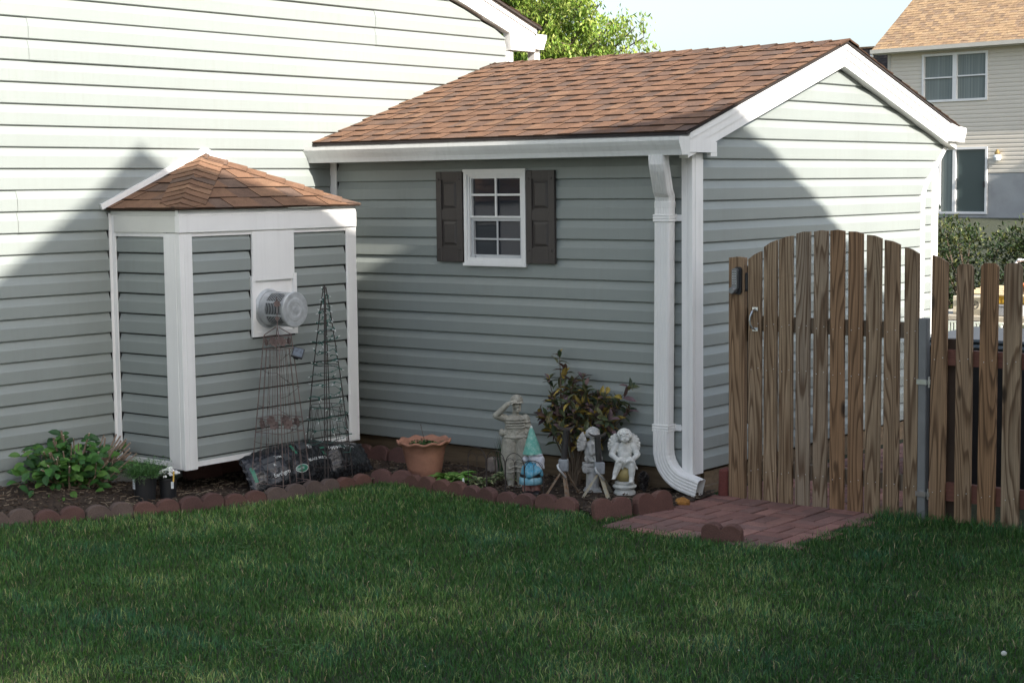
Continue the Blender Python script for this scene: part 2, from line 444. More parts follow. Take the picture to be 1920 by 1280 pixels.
# =================================================================== HOUSE (left)
HB = -.0324
house = thing('house', (-W, -1.5, -.15), 'big house wall of pale grey green siding rising on the left, half sunlit', 'house')
RS = .338     # rake slope
def rake_z(y): return 2.918+(1.969-y)*RS          # lower edge of the rake board
PK = -3.6
def PH(u, z, o): return (-W+o, u, z)
mb = MB()
zmax = rake_z(PK)
def hlo(z): return max(-8.6, 2*PK-(1.969-(z-2.918)/RS)) if z > 2.918 else -8.6
def hhi(z): return min(1.975, 1.969-(z-2.918)/RS) if z > 2.918 else 1.975
siding(mb, PH, HB, zmax-.02, HB, hlo, hhi, seams=3, seed=5)
mb.build('wall', M['siding'], house)
mb = MB(); mb.box((-W-.15, -8.6, -.6), (-W-.012, 1.975, HB-.001)); mb.build('foundation', M['concrete'], house)
mb = MB(); mb.box((-8.5, -8.6, HB+.01), (-W-.02, 2.03, 2.9)); mb.box((-8.5, -8.58, 2.9), (-W-.02, 2.0, 2.91))
mb.build('house_body', M['siding'], house)
mb = MB(); mb.box((-W-.06, 1.972, HB), (-W+.022, 2.058, 2.80), ch=.004); mb.build('corner_post', M['white'], house)
# rake board, soffit and return
mb = MB()
def PX(y, z, d): return (-W+d, y, z)
def rk(y): return rake_z(y)
mb.prism([(2.28, rk(2.28)+.03), (2.28, rk(2.28)+.182), (PK, rk(PK)+.182), (PK, rk(PK))], PX, -.02, .050)
mb.prism([(PK, rk(PK)), (PK, rk(PK)+.182), (2*PK-2.2, rk(2.2)+.182), (2*PK-2.2, rk(2.2))], PX, -.02, .050)
mb.prism([(2.315, rk(2.315)+.148), (2.315, rk(2.315)+.205), (PK, rk(PK)+.205), (PK, rk(PK)+.148)], PX, .0505, .062)
mb.build('rake_board', M['white'], house)
mb = MB()
mb.prism([(2.0, 2.81), (2.305, 2.81), (2.305, 2.975), (1.98, rk(1.98)+.05)], PX, -.02, .0495)
mb.build('eave_return', M['white'], house)
mb = MB()
extr(mb, gutter_prof(), lambda u, w, d: (d, 2.31+u*1.1, 2.83+w*1.1), -8.5, -W+.06)
mb.prism([(2.31+u*1.1, 2.83+w*1.1) for u, w in gutter_prof()[:9]]+[(2.31, 2.95)], lambda y, z, d: (-W+.06+d, y, z), 0, .003)
mb.build('gutter', M['gutter'], house)
mb = MB()
mb.box((-W-.06, 2.34, 2.2), (-W+.02, 2.41, 2.828), ch=.006); mb.box((-W-.01, 2.05, 2.2), (-W+.03, 2.075, 2.30))
mb.build('downspout', M['white'], house)
mb = MB()
zr = rk(2.34)+.19
V = Vector((0, -math.cos(math.atan(RS)), math.sin(math.atan(RS)))); Nn = Vector((0, math.sin(math.atan(RS)), math.cos(math.atan(RS))))
roofplane(mb, (-W+.09, 2.34, zr+.02), (-1, 0, 0), V, Nn, (2.34-PK)/V.y*-1, K(0), K(5.5), seed=9)
mb.col = (.05, .04, .035)
mb.prism([(2.35, rk(2.35)+.190), (2.35, rk(2.35)+.208), (PK, rk(PK)+.212), (PK, rk(PK)+.194)], PX, -5.4, .088)
mb.prism([(PK, rk(PK)+.194), (PK, rk(PK)+.212), (2*PK-2.3, rk(2.3)+.212), (2*PK-2.3, rk(2.3)+.194)], PX, -5.4, .088)
mb.build('roof', M['shingle'], house)
# =================================================================== VENT ENCLOSURE on the house wall
BX, BY0, BY1, BZ0, BZ1 = -2.377, -1.946, -.450, .0565, 1.48
vent = thing('vent_enclosure', (-2.69, -1.2, BZ0), 'small sided bump-out box with hipped shingle roof fixed to the big house wall', 'bump-out')
mb = MB(); siding(mb, lambda u, z, o: (BX+o, u, z), .085, BZ1, 1.3567-11*.125, K(BY0+.07), K(BY1-.09), course=.125, holes=[(-1.392, -1.022, .80, BZ1)])
mb.build('front_wall', M['siding'], vent)
mb = MB(); siding(mb, lambda u, z, o: (u, BY0-o, z), .085, BZ1, 1.3567-11*.125, K(-W+.05), K(BX-.07), course=.125)
mb.build('side_wall', M['siding'], vent)
mb = MB(); siding(mb, lambda u, z, o: (-u, BY1+o, z), .085, BZ1, 1.3567-11*.125, K(-BX+.05), K(W), course=.125)
mb.build('side_wall', M['siding'], vent)
mb = MB(); mb.box((-W, BY0+.003, BZ0+.012), (BX-.003, BY1-.003, 1.6)); mb.build('core', M['shadeblack'], vent)
mb = MB()   # corner post: two faces with a centre bead
mb.box((BX-.128, BY0-.024, BZ0-.012), (BX+.0, BY0-.0, BZ1), ch=.003); mb.box((BX-.0, BY0-.026, BZ0-.014), (BX+.024, BY0+.073, BZ1+.001), ch=.003)
mb.box((BX+.024, BY0+.008, BZ0-.013), (BX+.027, BY0+.062, BZ1-.02)); mb.box((BX-.112, BY0-.027, BZ0-.01), (BX-.02, BY0-.024, BZ1-.02))
mb.build('corner_post', M['white'], vent)
mb = MB(); mb.box((BX, BY1-.092, BZ0-.01), (BX+.022, BY1+.004, BZ1), ch=.003); mb.box((BX+.022, BY1-.08, BZ0), (BX+.025, BY1-.012, BZ1-.01))
mb.build('edge_trim', M['white'], vent)
mb = MB(); mb.box((-W-.01, BY0-.040, BZ0-.01), (-W+.019, BY0-.001, 1.60)); mb.box((-W+.008, BY0-.022, BZ0-.01), (-W+.052, BY0, 1.60), ch=.003); mb.build('edge_trim', M['white'], vent)
mb = MB()
for a, b in (((BX+.0, BY0+.074, BZ0+.0), (BX+.018, BY1-.094, .086)), ((BX, BY0+.074, 1.457), (BX+.02, BY1-.094, BZ1+.002)), ((-W+.053, BY0-.018, BZ0+.0), (BX-.129, BY0-.0, .086)), ((-W+.053, BY0-.02, 1.457), (BX-.129, BY0, BZ1+.002))):
    mb = MB(); mb.box(a, b); mb.build('channel_trim', M['white'], vent)
mb = MB()  # cornice boards: front plate stands proud of the side plate
mb.box((BX-.005, BY0-.034, BZ1+.003), (BX+.034, BY1-.006, 1.582)); mb.box((BX-.004, BY0-.03, 1.583), (BX+.022, BY1-.002, 1.616))
mb.box((BX+.022, BY0-.02, 1.583), (BX+.026, BY1-.002, 1.592))
mb.build('cornice', M['white'], vent)
mb = MB()
mb.box((-W+.053, BY0-.030, BZ1+.003), (BX-.006, BY0+.006, 1.584)); mb.box((-W+.02, BY0-.026, 1.585), (BX-.006, BY0+.005, 1.612))
mb.build('side_cornice', M['white_dirty'], vent)
for a, b in (((-W-.01, BY0-.0435, HB), (-W+.0125, BY0-.0402, 1.60)), ((-W+.0522, BY0-.0125, .087), (-W+.0555, BY0-.0, 1.456)), ((BX-.004, BY1-.0955, .087), (BX+.0125, BY1-.0922, 1.456)), ((BX-.004, -1.3912, 1.197), (BX+.0125, -1.3874, 1.456)), ((BX-.004, -1.4035, .80), (BX+.0125, -1.4004, 1.19))):
    mb = MB(); mb.box(a, b); mb.build('channel_shade_strip', M['shadeblack'], vent)  # dark strips paint the shade along the trim sides
# pyramid roof
A = Vector((-W+.01, -1.19, 1.962)); e0 = Vector((BX+.058, BY0-.060, 1.622)); e1 = Vector((BX+.058, BY1+.004, 1.622)); e2 = Vector((-W+.01, BY0-.060, 1.622)); e3 = Vector((-W+.01, BY1+.004, 1.622))
def tri_roof(mb, a, b, apex, seed):
    U = (b-a); L = U.length; U = U/L; q = apex-a; ua = q.dot(U); Vv = q-U*ua; vl = Vv.length; Vv = Vv/vl; Nn = U.cross(Vv)
    if Nn.z < 0: Nn = -Nn
    roofplane(mb, a, U, Vv, Nn, vl, lambda v: ua*v/vl, lambda v: L-(L-ua)*v/vl, seed=seed, expo=.135, wid=(.13, .24))
    mb.col = (.1, .07, .05); mb.quad(a-Nn*.004, b-Nn*.004, apex-Nn*.004)
mb = MB(); tri_roof(mb, e0, e1, A, 21); tri_roof(mb, e2, e0, A, 22); tri_roof(mb, e1, e3, A, 23)
roof_v = mb.build('roof', M['shingle'], vent)
mb = MB()
h1 = ((e1-e0).normalized()); h2 = ((e2-e0).normalized())
n1 = (e1-e0).cross(A-e0).normalized(); n2 = (e0-e2).cross(A-e2).normalized()
T = (A-e0).normalized()
d1 = (n1.cross(T)); d1 = d1 if d1.y > 0 else -d1; d2 = n2.cross(T); d2 = d2 if d2.x < 0 else -d2
caps(mb, e0+Vector((-.004, .004, .001)), A, d1, d2, w=.145, expo=.095, seed=4, trim=.85)
T = (A-e1).normalized(); n3 = (e3-e1).cross(A-e1).normalized(); d3 = n1.cross(T); d3 = d3 if d3.y < 0 else -d3; d4 = n3.cross(T); d4 = d4 if d4.x < 0 else -d4
caps(mb, e1, A, d3, d4, w=.10, expo=.13, seed=6, trim=.7)
o = mb.build('hip_cap', M['shingle'], roof_v); o.matrix_parent_inverse = Matrix.Translation(-vent.location)
o.parent = roof_v; o.matrix_parent_inverse = Matrix.Identity(4)
mb = MB()   # white flashing against the wall
def PF(y, z, d): return (-W+d, y, z)
for s0, s1 in ((e2, A), (e3, A)):
    d = (Vector((0, s1.y, s1.z))-Vector((0, s0.y, s0.z))).normalized(); nn = Vector((0, -d.z, d.y)); nn = nn if nn.z > 0 else -nn
    p0 = Vector((0, s0.y, s0.z))-d*.03+nn*.012; p1 = Vector((0, s1.y, s1.z))+nn*.012+d*.01
    mb.prism([(p0.y, p0.z), (p1.y, p1.z), (p1.y+nn.y*.034, p1.z+nn.z*.034), (p0.y+nn.y*.034, p0.z+nn.z*.034)], PF, .004, .03)
mb.build('flashing', M['white'], vent)
mb = MB(); mb.box((BX-.01, -1.387, 1.163), (BX+.027, -1.026, 1.476), ch=.002); mb.build('cover_panel', M['white'], vent)
mb = MB()    # recessed flange frame
mb.box((BX-.01, -1.40, .812), (BX+.030, -1.372, 1.195)); mb.box((BX-.01, -1.04, .812), (BX+.030, -1.012, 1.20))
mb.box((BX-.01, -1.3719, .812), (BX+.030, -1.0401, .842)); mb.box((BX-.01, -1.3719, .842), (BX+.010, -1.0401, 1.163))
flange = mb.build('flange_plate', M['white'], vent)
# cylindrical slotted vent cap, axis +x
vc = Vector((BX, -1.243, .985)); R0 = .108
cap_ = MB()
def cyl(mb, x0, x1, r0, r1, seg=40, a0=0, a1=2*PI):
    vs = []; n = seg+1
    for x, r in ((x0, r0), (x1, r1)):
        for k in range(n):
            w = a0+(a1-a0)*k/seg; vs.append(vc+Vector((x, r*math.cos(w), r*math.sin(w))))
    mb.faces(vs, [(k, k+1, n+k+1, n+k) for k in range(seg)])
cyl(cap_, .010, .030, .125, .112); cyl(cap_, .030, .085, .110, .108)
vcap = cap_.build('vent_cap', M['metal'], vent, smooth=True)
mb = MB()
nb = 10
for i in range(nb):     # slotted cage: hoops between ribs
    x0 = .088+i*.0142; cyl(mb, x0, x0+.0046, R0, R0)
for k in range(8):
    w = 2*PI*k/8+.25; cyl(mb, .085, .232, R0+.0012, R0+.0012, 3, w, w+.13)
o = mb.build('cage', M['metal'], vcap, smooth=True); o.parent = vcap; o.matrix_parent_inverse = Matrix.Identity(4)
mb = MB(); cyl(mb, .01, .228, .088, .088); mb.quad(*[vc+Vector((.228, .088*math.cos(2*PI*k/24), .088*math.sin(2*PI*k/24))) for k in range(24)])
o = mb.build('inner_liner', M['shadeblack'], vcap, smooth=True); o.parent = vcap; o.matrix_parent_inverse = Matrix.Identity(4)  # coloured near black so the slots read as shaded
mb = MB(); cyl(mb, .228, .245, R0+.003, R0+.003)
rings = [(R0+.003, .245), (R0-.002, .2475), (.075, .2475), (.066, .2495), (.048, .2495), (.040, .2475), (.022, .2475), (.016, .2492), (.0005, .2492)]
for (r0, x0), (r1, x1) in zip(rings, rings[1:]): cyl(mb, x0, x1, r0, r1)
o = mb.build('end_cap', M['metal'], vcap, smooth=False); o.parent = vcap; o.matrix_parent_inverse = Matrix.Identity(4)
# =================================================================== SHED
shed = thing('shed', (-1.5, 1.7, -.15), 'grey green sided shed with brown shingle roof, small shuttered window and white corner post', 'shed')
RF, RB = .3215, .302       # roof slopes front / back
APY, APZ = 1.80, 2.690     # apex of roof surface
def PFR(u, z, o): return (u, -o, z)
WX0, WX1, WZ0, WZ1 = -1.762, -1.243, 1.222, 1.846
mb = MB(); siding(mb, PFR, 0, 2.02, 0, K(-W+.03), K(-.05), holes=[(WX0+.02, WX1-.02, WZ0+.02, WZ1-.02)], seams=0)
mb.build('front_wall', M['siding'], shed)
GZ = -.0142
def grl(y): return min(2.535-(1.86-y)*.315, 2.535-(y-1.86)*.305) # lower edge of rake
def glo(z): return max(.045, 1.86-(2.545-z)/.315)
def ghi(z):
    a = 1.86+(2.545-z)/.305
    if z < 1.613: b = 3.118
    elif z < 1.708: b = 3.118+(z-1.613)*.50
    else: b = 3.165+(z-1.708)*(3.55-3.165)/(2.03-1.708)
    return min(a, b)
mb = MB(); siding(mb, lambda u, z, o: (o, u, z), GZ, 2.53, GZ, glo, ghi, seams=0)
mb.build('gable_wall', M['siding'], shed)
mb = MB(); siding(mb, lambda u, z, o: (-.012+o, u, z), GZ, 1.8, GZ+.03, K(3.19), K(3.34)); mb.build('rear_wall_strip', M['siding'], shed)
# curved edge trim on the right of the gable, and the rear post
mb = MB()
zz = [GZ-.02, 1.20, 1.613, 1.66, 1.708, 2.02]; edge = [ghi(max(z, GZ)) for z in zz]; edge[3] = 3.135
def PG(y, z, d): return (d, y, z)
for (za, ya), (zb, yb) in zip(zip(zz, edge), list(zip(zz, edge))[1:]):
    mb.prism([(ya, za), (ya+.062, za), (yb+.062, zb), (yb, zb)], PG, -.05, .016)
mb.build('edge_trim', M['white'], shed)
mb = MB(); mb.box((-.06, 3.335, GZ-.02), (.005, 3.435, 1.835), ch=.004); mb.build('rear_post', M['white'], shed)
mb = MB(); mb.box((-W+.03, .12, .001), (-.02, 3.1, 1.93)); mb.build('core', M['shadeblack'], shed)
mb = MB()
mb.box((-.052, -.028, -.022), (-.0005, -.0, 1.925), ch=.003); mb.box((.0, -.031, -.024), (.028, .092, 1.9249), ch=.003)
mb.box((.0285, .0, -.02), (.031, .07, 1.91)); mb.box((-.048, -.031, -.02), (-.012, -.028, 1.92))
mb.build('corner_post', M['white'], shed)
mb = MB(); mb.box((-W+.006, -.024, 0), (-W+.068, .01, 1.93), ch=.003); mb.build('inner_post', M['white'], shed)
mb = MB(); mb.box((-W+.0682, -.0125, .002), (-W+.0715, .0, 1.92)); mb.build('channel_shade_strip', M['shadeblack'], shed)  # dark strip painting the shade beside the inner post
# base timbers
mb = MB()
mb.box((-W+.05, .035, -.13), (-.03, .13, -.012)); mb.box((-W+.05, .025, -.26), (-.25, .09, -.132))
mb.box((-.10, .16, -.20), (-.012, 3.2, -.03)); mb.box((-.03, .10, -.22), (.03, 1.3, -.112)); mb.box((-.09, .01, -.17), (.005, .094, -.026))
mb.build('base_timber', M['skid'], shed)
mb = MB(); mb.box((-W+.05, .14, -.4), (-.12, 3.2, -.01)); mb.build('under_shed_shade', M['shadeblack'], shed)  # near-black block stands in for the shade under the shed
# roof
th = math.atan(RF); EV = Vector((0, math.cos(th), math.sin(th))); NNf = Vector((0, -math.sin(th), math.cos(th)))
mb = MB()
y0 = -.20; z0 = APZ-(APY-y0)*RF
roofplane(mb, (-W+.005, y0, z0), (1, 0, 0), EV, NNf, (APY-y0)/math.cos(th), K(0), K(W+.095), seed=41, expo=.138)
tb = math.atan(RB); NNb = Vector((0, math.sin(tb), math.cos(tb)))
roofplane(mb, (.10, 3.66, APZ-(3.66-APY)*RB), (-1, 0, 0), Vector((0, -math.cos(tb), math.sin(tb))), NNb, (3.66-APY)/math.cos(tb), K(0), K(W+.095), seed=42, expo=.138)
mb.col = (.035, .03, .028)
zb3 = APZ-(3.66-APY)*RB
mb.prism([(y0, z0-.004), (APY, APZ-.004), (3.66, zb3-.004), (3.66, zb3-.018), (APY, APZ-.020), (y0, z0-.018)], lambda y, z, d: (d, y, z), -W+.005, .096)
roof_s = mb.build('roof', M['shingle'], shed)
mb = MB(); caps(mb, (.10, APY, APZ-.004), (-W+.01, APY, APZ-.004), Vector((0, -math.cos(th), -math.sin(th))), Vector((0, math.cos(tb), -math.sin(tb))), w=.14, expo=.14, seed=8, lift=.012)
mb.build('ridge_cap', M['shingle'], roof_s)
# rake boards (three stepped faces like bent aluminium)
def rk_board(lo, hi, d0, d1, yA=-.145, yB=3.60):
    mb.prism([(yA, APZ-(APY-yA)*RF-hi), (APY, APZ-hi), (APY, APZ-lo), (yA, APZ-(APY-yA)*RF-lo)], lambda y, z, d: (d, y, z), d0, d1)
    mb.prism([(APY, APZ-hi), (yB, APZ-(yB-APY)*RB-hi), (yB, APZ-(yB-APY)*RB-lo), (APY, APZ-lo)], lambda y, z, d: (d, y, z), d0, d1)
mb = MB()
rk_board(.021, .060, .02, .088); rk_board(.060, .0625, .02, .084); rk_board(.0625, .112, .02, .080); rk_board(.1121, .1145, .02, .077); rk_board(.1146, .170, .010, .072)
mb.build('rake_board', M['white'], shed)
mb = MB()
mb.prism([(-.150, 1.928), (.165, 1.928), (.165, 1.99), (-.150, 2.035)], lambda y, z, d: (d, y, z), -.02, .079)
mb.box((.05, .10, 1.905), (.077, .17, 1.9275)); mb.build('eave_return', M['white'], shed)
mb = MB(); mb.box((-W+.02, -.15, 1.935), (.0, -.132, 2.03)); mb.box((-W+.02, -.1315, 1.925), (-.02, 0, 1.934)); mb.build('fascia', M['white_dirty'], shed)
mb = MB()
gp = gutter_prof()
extr(mb, [(u, w) for u, w in gp], lambda u, w, d: (d, -.153-u, 1.912+w), .088, -W-.02)
for xx, dd in ((.088, .003), (-W-.023, .003)):
    mb.prism([(-.153-u, 1.912+w) for u, w in gp[:9]]+[(-.153, 2.02)], lambda y, z, d: (xx+d, y, z), 0, dd)
mb.box((-W-.02, -.156, 2.012), (.088, -.150, 2.034))
g1 = mb.build('gutter', M['gutter'], shed)
mb = MB(); mb.box((-.03, -.2, 2.012), (-.006, -.18, 2.024)); mb.box((-2.30, -.262, 2.018), (-2.27, -.155, 2.024)); split_build(mb, 'hanger', M['black'], g1)
mb = MB()
extr(mb, gp, lambda u, w, d: (d, 3.575+u, 2.03+w), .105, -1.0)
mb.prism([(3.575+u, 2.03+w) for u, w in gp[:9]]+[(3.575, 2.15)], lambda y, z, d: (.105+d, y, z), 0, .003)
mb.prism([(3.44, 2.035), (3.574, 2.035), (3.574, 2.145), (3.44, 2.17)], lambda y, z, d: (d, y, z), -.02, .104)
mb.build('gutter', M['gutter'], shed)
# downspout: ribbed rectangular tube swept along a path
def rect_sweep(mb, path, wx, wy, ribs=4, rd=.0022, crimp=None):
    """path of (centre, dir_right) in the vertical xz-ish frame; ring profile wx by wy with ribs on front"""
    prof = []
    h, d = wx/2, wy/2; c = .006
    pts = [(-h+c, -d)]
    for i in range(ribs):
        a = -h+c+(2*h-2*c)*(i+.5)/ribs; s = (2*h-2*c)/ribs*.32
        pts += [(a-s, -d), (a-s*.6, -d-rd), (a+s*.6, -d-rd), (a+s, -d)]
    pts += [(h-c, -d), (h, -d+c)]
    for i in range(2):
        b = -d+c+(2*d-2*c)*(i+.5)/2; s = (2*d-2*c)/2*.3
        pts += [(h, b-s), (h+rd, b-s*.6), (h+rd, b+s*.6), (h, b+s)]
    pts += [(h, d-c), (h-c, d), (-h+c, d), (-h, d-c), (-h, -d+c)]
    n = len(pts); vs = []; fs = []
    for i, (cpt, tdir, sc) in enumerate(path):
        cpt = Vector(cpt); tdir = Vector(tdir).normalized()
        depth = Vector((0, 1, 0)); depth = (depth-tdir*depth.dot(tdir)).normalized(); right = depth.cross(tdir).normalized()*-1
        if right.x < 0 and abs(tdir.z) > .3: right = -right
        if abs(tdir.z) <= .3 and right.z < 0: right = -right
        for a, b in pts: vs.append(cpt+right*a*sc+depth*b*sc)
    for i in range(len(path)-1):
        for k in range(n):
            k2 = (k+1) % n; fs.append((i*n+k, i*n+k2, (i+1)*n+k2, (i+1)*n+k))
    fs.append(tuple(range(n))[::-1]); mb.faces(vs, fs)
mb = MB()
DX = -.158
path = [((-.098, -.205, 1.915), (0, 0, -1), 1), ((-.098, -.200, 1.86), (0, .05, -1), 1), ((-.102, -.185, 1.83), (-.06, .35, -1), 1), ((-.136, -.10, 1.705), (-.12, .6, -1), 1),
        ((-.145, -.068, 1.672), (-.04, .25, -1), 1), ((-.148, -.060, 1.64), (0, 0, -1), 1.0), ((-.148, -.06, 1.635), (0, 0, -1), 1.04), ((-.15, -.06, 1.60), (0, 0, -1), 1.03), ((-.15, -.06, 1.598), (0, 0, -1), 1.0),
        ((-.162, -.062, .25), (0, 0, -1), 1)]
rect_sweep(mb, path, .107, .072, 5)
dsp = mb.build('downspout', M['white'], shed, recalc=True)
mb = MB()    # elbow turning toward +x
el = [((-.162, -.062, .252), (0, 0, -1), 1.03), ((-.162, -.062, .132), (0, 0, -1), 1.03)]
cx0, cz0, rr = .034, .128, .196
for i in range(13):
    a = PI+ (PI/2*.84)*i/12.0
    px_, pz_ = cx0+rr*math.cos(a), cz0+rr*math.sin(a)
    tdir = Vector((-math.sin(a), 0, math.cos(a)))*1.0; tdir = Vector((math.sin(a)*-1, 0, math.cos(a)))
    el.append(((px_, -.062, pz_), tdir, 1.03+(.018 if i % 2 and i < 7 else 0)))
lx, ly, lz = el[-1][0]; t = el[-1][1]
for q in (.05, .12): el.append(((lx+t.x*q, ly, lz+t.z*q), t, 1.03))
rect_sweep(mb, el, .108, .078, 5, .003)
mb.build('elbow', M['white'], dsp, recalc=True)
for z in (1.537, .26):
    mb = MB(); off = -.151 if z > 1 else -.162
    for q in (-.017, 0, .017):
        mb.box((off-.0595, -.1035, z+q-.0055), (off+.0595, -.012, z+q+.0065), ch=.003)
    mb.box((off-.0572, -.1015, z-.02), (off+.0572, -.012, z+.02))
    mb.box((off+.054, -.020, z-.02), (off+.10, -.0125, z+.02), ch=.003)
    mb.lathe([(.012, 0), (.012, .006)], (0, 0, 0), 10, Matrix.Translation((off+.098, -.0125, z)) @ Matrix.Rotation(PI/2, 4, 'X')); 
    mb.build('strap', M['white'], dsp)
# window --------------------------------------------------------------
mb = MB()
fx0, fx1, fz0, fz1 = WX0, WX1, WZ0, WZ1
def frame(mb, x0, x1, z0, z1, w, ya, yb, wb=None, wt=None):
    wb = wb or w; wt = wt or w
    mb.box((x0, ya, z0), (x1, yb, z0+wb)); mb.box((x0, ya, z1-wt), (x1, yb, z1)); mb.box((x0, ya, z0+wb), (x0+w, yb, z1-wt)); mb.box((x1-w, ya, z0+wb), (x1, yb, z1-wt))
frame(mb, fx0, fx1, fz0, fz1, .026, -.034, .06, .03, .03)
frame(mb, fx0+.0262, fx1-.0262, fz0+.0302, fz1-.0302, .016, -.026, .05, .018, .014)
mb.box((fx0-.008, -.040, fz0-.006), (fx1+.006, -.0345, fz0+.012)); mb.box((fx0-.004, -.038, fz1-.012), (fx1+.004, -.0345, fz1+.005))
win = mb.build('window', M['white'], shed)
ax0, ax1 = fx0+.0424, fx1-.0424
mb = MB(); zm = 1.545
frame(mb, ax0, ax1, zm-.012, fz1-.0444, .012, -.018, .03); mb.box(((ax0+ax1)/2-.007, -.016, zm), ((ax0+ax1)/2+.007, -.006, fz1-.05)); mb.box((ax0+.012, -.0155, 1.676), (ax1-.012, -.0065, 1.690))
mb.build('sash', M['white'], win)
mb = MB(); frame(mb, ax0+.001, ax1-.001, fz0+.0484, zm-.013, .02, -.008, .035)
mb.box(((ax0+ax1)/2-.006, -.002, fz0+.06), ((ax0+ax1)/2+.006, .006, zm-.02)); mb.box((ax0+.02, -.0015, 1.387), (ax1-.02, .0055, 1.399))
mb.box((ax0+.0, -.02, fz0+.0484), (ax0+.04, -.0085, fz0+.062)); mb.box((ax1-.04, -.02, fz0+.0484), (ax1, -.0085, fz0+.062))
mb.build('sash', simple('grey_white_sash', (.50, .51, .52), .4, .03), win)
mb = MB(); mb.box((ax0+.006, .003, zm-.004), (ax1-.006, .006, fz1-.05)); mb.build('pane', M['glass'], win)
mb = MB(); mb.box((ax0+.012, .012, fz0+.056), (ax1-.012, .015, zm-.02)); mb.build('pane', M['glass'], win)
for sx0, sx1 in ((-2.005, -1.775), (-1.238, -1.006)):
    mb = MB(); sz0, sz1 = 1.240, 1.838; ya, yb = -.036, -.0145
    st = .048
    mb.box((sx0, ya, sz0), (sx0+st, yb, sz1), ch=.003); mb.box((sx1-st, ya, sz0), (sx1, yb, sz1), ch=.003)
    for a, b in ((sz0, sz0+.10), (1.518, 1.585), (sz1-.055, sz1)): mb.box((sx0+st+.0008, ya+.003, a), (sx1-st-.0008, yb, b))
    mb.box((sx0+st, ya+.012, sz0+.02), (sx1-st, yb, sz1-.02))
    for a, b in ((sz0+.10, 1.518), (1.585, sz1-.055)):
        x0, x1 = sx0+st+.010, sx1-st-.010; a += .012; b -= .012; q = .016
        f = ya+.012-.0003; g = ya+.004
        P8 = [(x0, f, a), (x1, f, a), (x1, f, b), (x0, f, b), (x0+q, g, a+q), (x1-q, g, a+q), (x1-q, g, b-q), (x0+q, g, b-q)]
        mb.faces(P8, [(0, 1, 5, 4), (1, 2, 6, 5), (2, 3, 7, 6), (3, 0, 4, 7), (4, 5, 6, 7)])
    for x in (sx0+.024, sx1-.024):
        for z in (sz0+.085, sz1-.052): mb.ell((x, ya-.001, z), (.009, .005, .009), None, 1)
    mb.build('shutter', M['shutter'], shed)
# =================================================================== GATE, POSTS AND FENCE (plane y = .10)
FY = .10
def picket_mesh(mb, w, top_l, top_r, z0, dog=0, th=.018, bend=0):
    poly = [(-w/2, z0), (w/2, z0)]
    if dog: poly += [(w/2, top_r-dog), (w/2-dog*.9, top_r), (-w/2+dog*.9, top_l), (-w/2, top_l-dog)]
    else: poly += [(w/2, top_r), (0, (top_l+top_r)/2+.006), (-w/2, top_l)]
    mb.prism(poly, lambda u, z, d: (u, d, z), -th/2, th/2)
gate = thing('gate', (.9, FY, -.157), 'weathered wooden picket gate with an arched top, standing across the brick path', 'gate')
GP = [(.343, .431, 1.292, 1.340), (.449, .536, 1.366, 1.408), (.550, .641, 1.409, 1.434), (.664, .754, 1.446, 1.459), (.780, .868, 1.459, 1.464), (.888, .977, 1.466, 1.464), (1.004, 1.094, 1.462, 1.449), (1.115, 1.206, 1.444, 1.424), (1.228, 1.321, 1.416, 1.391), (1.352, 1.437, 1.378, 1.341)]
def screws(mb, cx, zs, y, dx=.024):
    for z in zs:
        for s in (-1, 1): mb.ell((cx+s*dx, y, z+s*.006), (.0028, .0015, .0028), None, 1)
rs = random.Random(3)
for i, (a, b, tl, tr) in enumerate(GP):
    mb = MB(); picket_mesh(mb, b-a, tl, tr, -.150)
    o = mb.build('picket', M['picket'], gate); o.location = (0, 0, 0)
    cx = (a+b)/2
    o.data.transform(Matrix.Translation((0, 0, -.6)))
    o.matrix_parent_inverse = Matrix.Identity(4)
    o.location = (cx-.9, 0, .6+.157); o.rotation_euler = (0, rs.uniform(-.003, .003), 0)
    mb = MB(); screws(mb, cx, (.905, .64, .03), FY-.0095); split_build(mb, 'screw', M['steel'], o)
for o in [q for q in bpy.data.objects if q.name.startswith('screw')]:   # screws were modelled in world space
    par = o.parent; o.matrix_parent_inverse = Matrix.Translation(-Vector((par.location.x+.9, FY, par.location.z-.157)))
mb = MB(); mb.box((.335, FY+.0100, .865), (1.44, FY+.048, .955)); mb.build('rail', M['rail'], gate, loc=(.9, FY+.03, .91))
mb = MB(); mb.box((.335, FY+.0100, .0), (1.44, FY+.048, .09)); mb.build('rail', M['rail'], gate, loc=(.9, FY+.03, .045))
mb = MB()
hx = .392; hy = FY-.010
path = [(hx, hy-.004, .995), (hx-.003, hy-.028, .985), (hx-.012, hy-.038, .955), (hx-.015, hy-.04, .93), (hx-.012, hy-.038, .905), (hx-.003, hy-.03, .885), (hx, hy-.004, .876)]
mb.tube(path, [.007, .0065, .006, .006, .006, .0065, .007], 8)
for z in (.998, .876): mb.box((hx-.019, hy-.004, z-.011), (hx+.019, hy-.0002, z+.011), ch=.001)
mb.build('handle', M['steel'], gate, smooth=False)
post = thing('gate_post', (.267, FY, -.157), 'rough wooden latch post at the left of the picket gate with keypad lock on it', 'post')
mb = MB(); picket_mesh(mb, .106, 1.299, 1.300, -.152, th=.036); o = mb.build('post', M['picket'], post)
o.data.transform(Matrix.Translation((0, 0, -.6))); o.matrix_parent_inverse = Matrix.Identity(4); o.location = (0, 0, .757)
mb = MB(); mb.box((.317, FY+.02, .80), (.345, FY+.06, 1.0)); mb.box((.30, FY+.02, .30), (.33, FY+.06, 1.25)); mb.build('backing_board', M['rail'], post, loc=(.32, FY, .8))
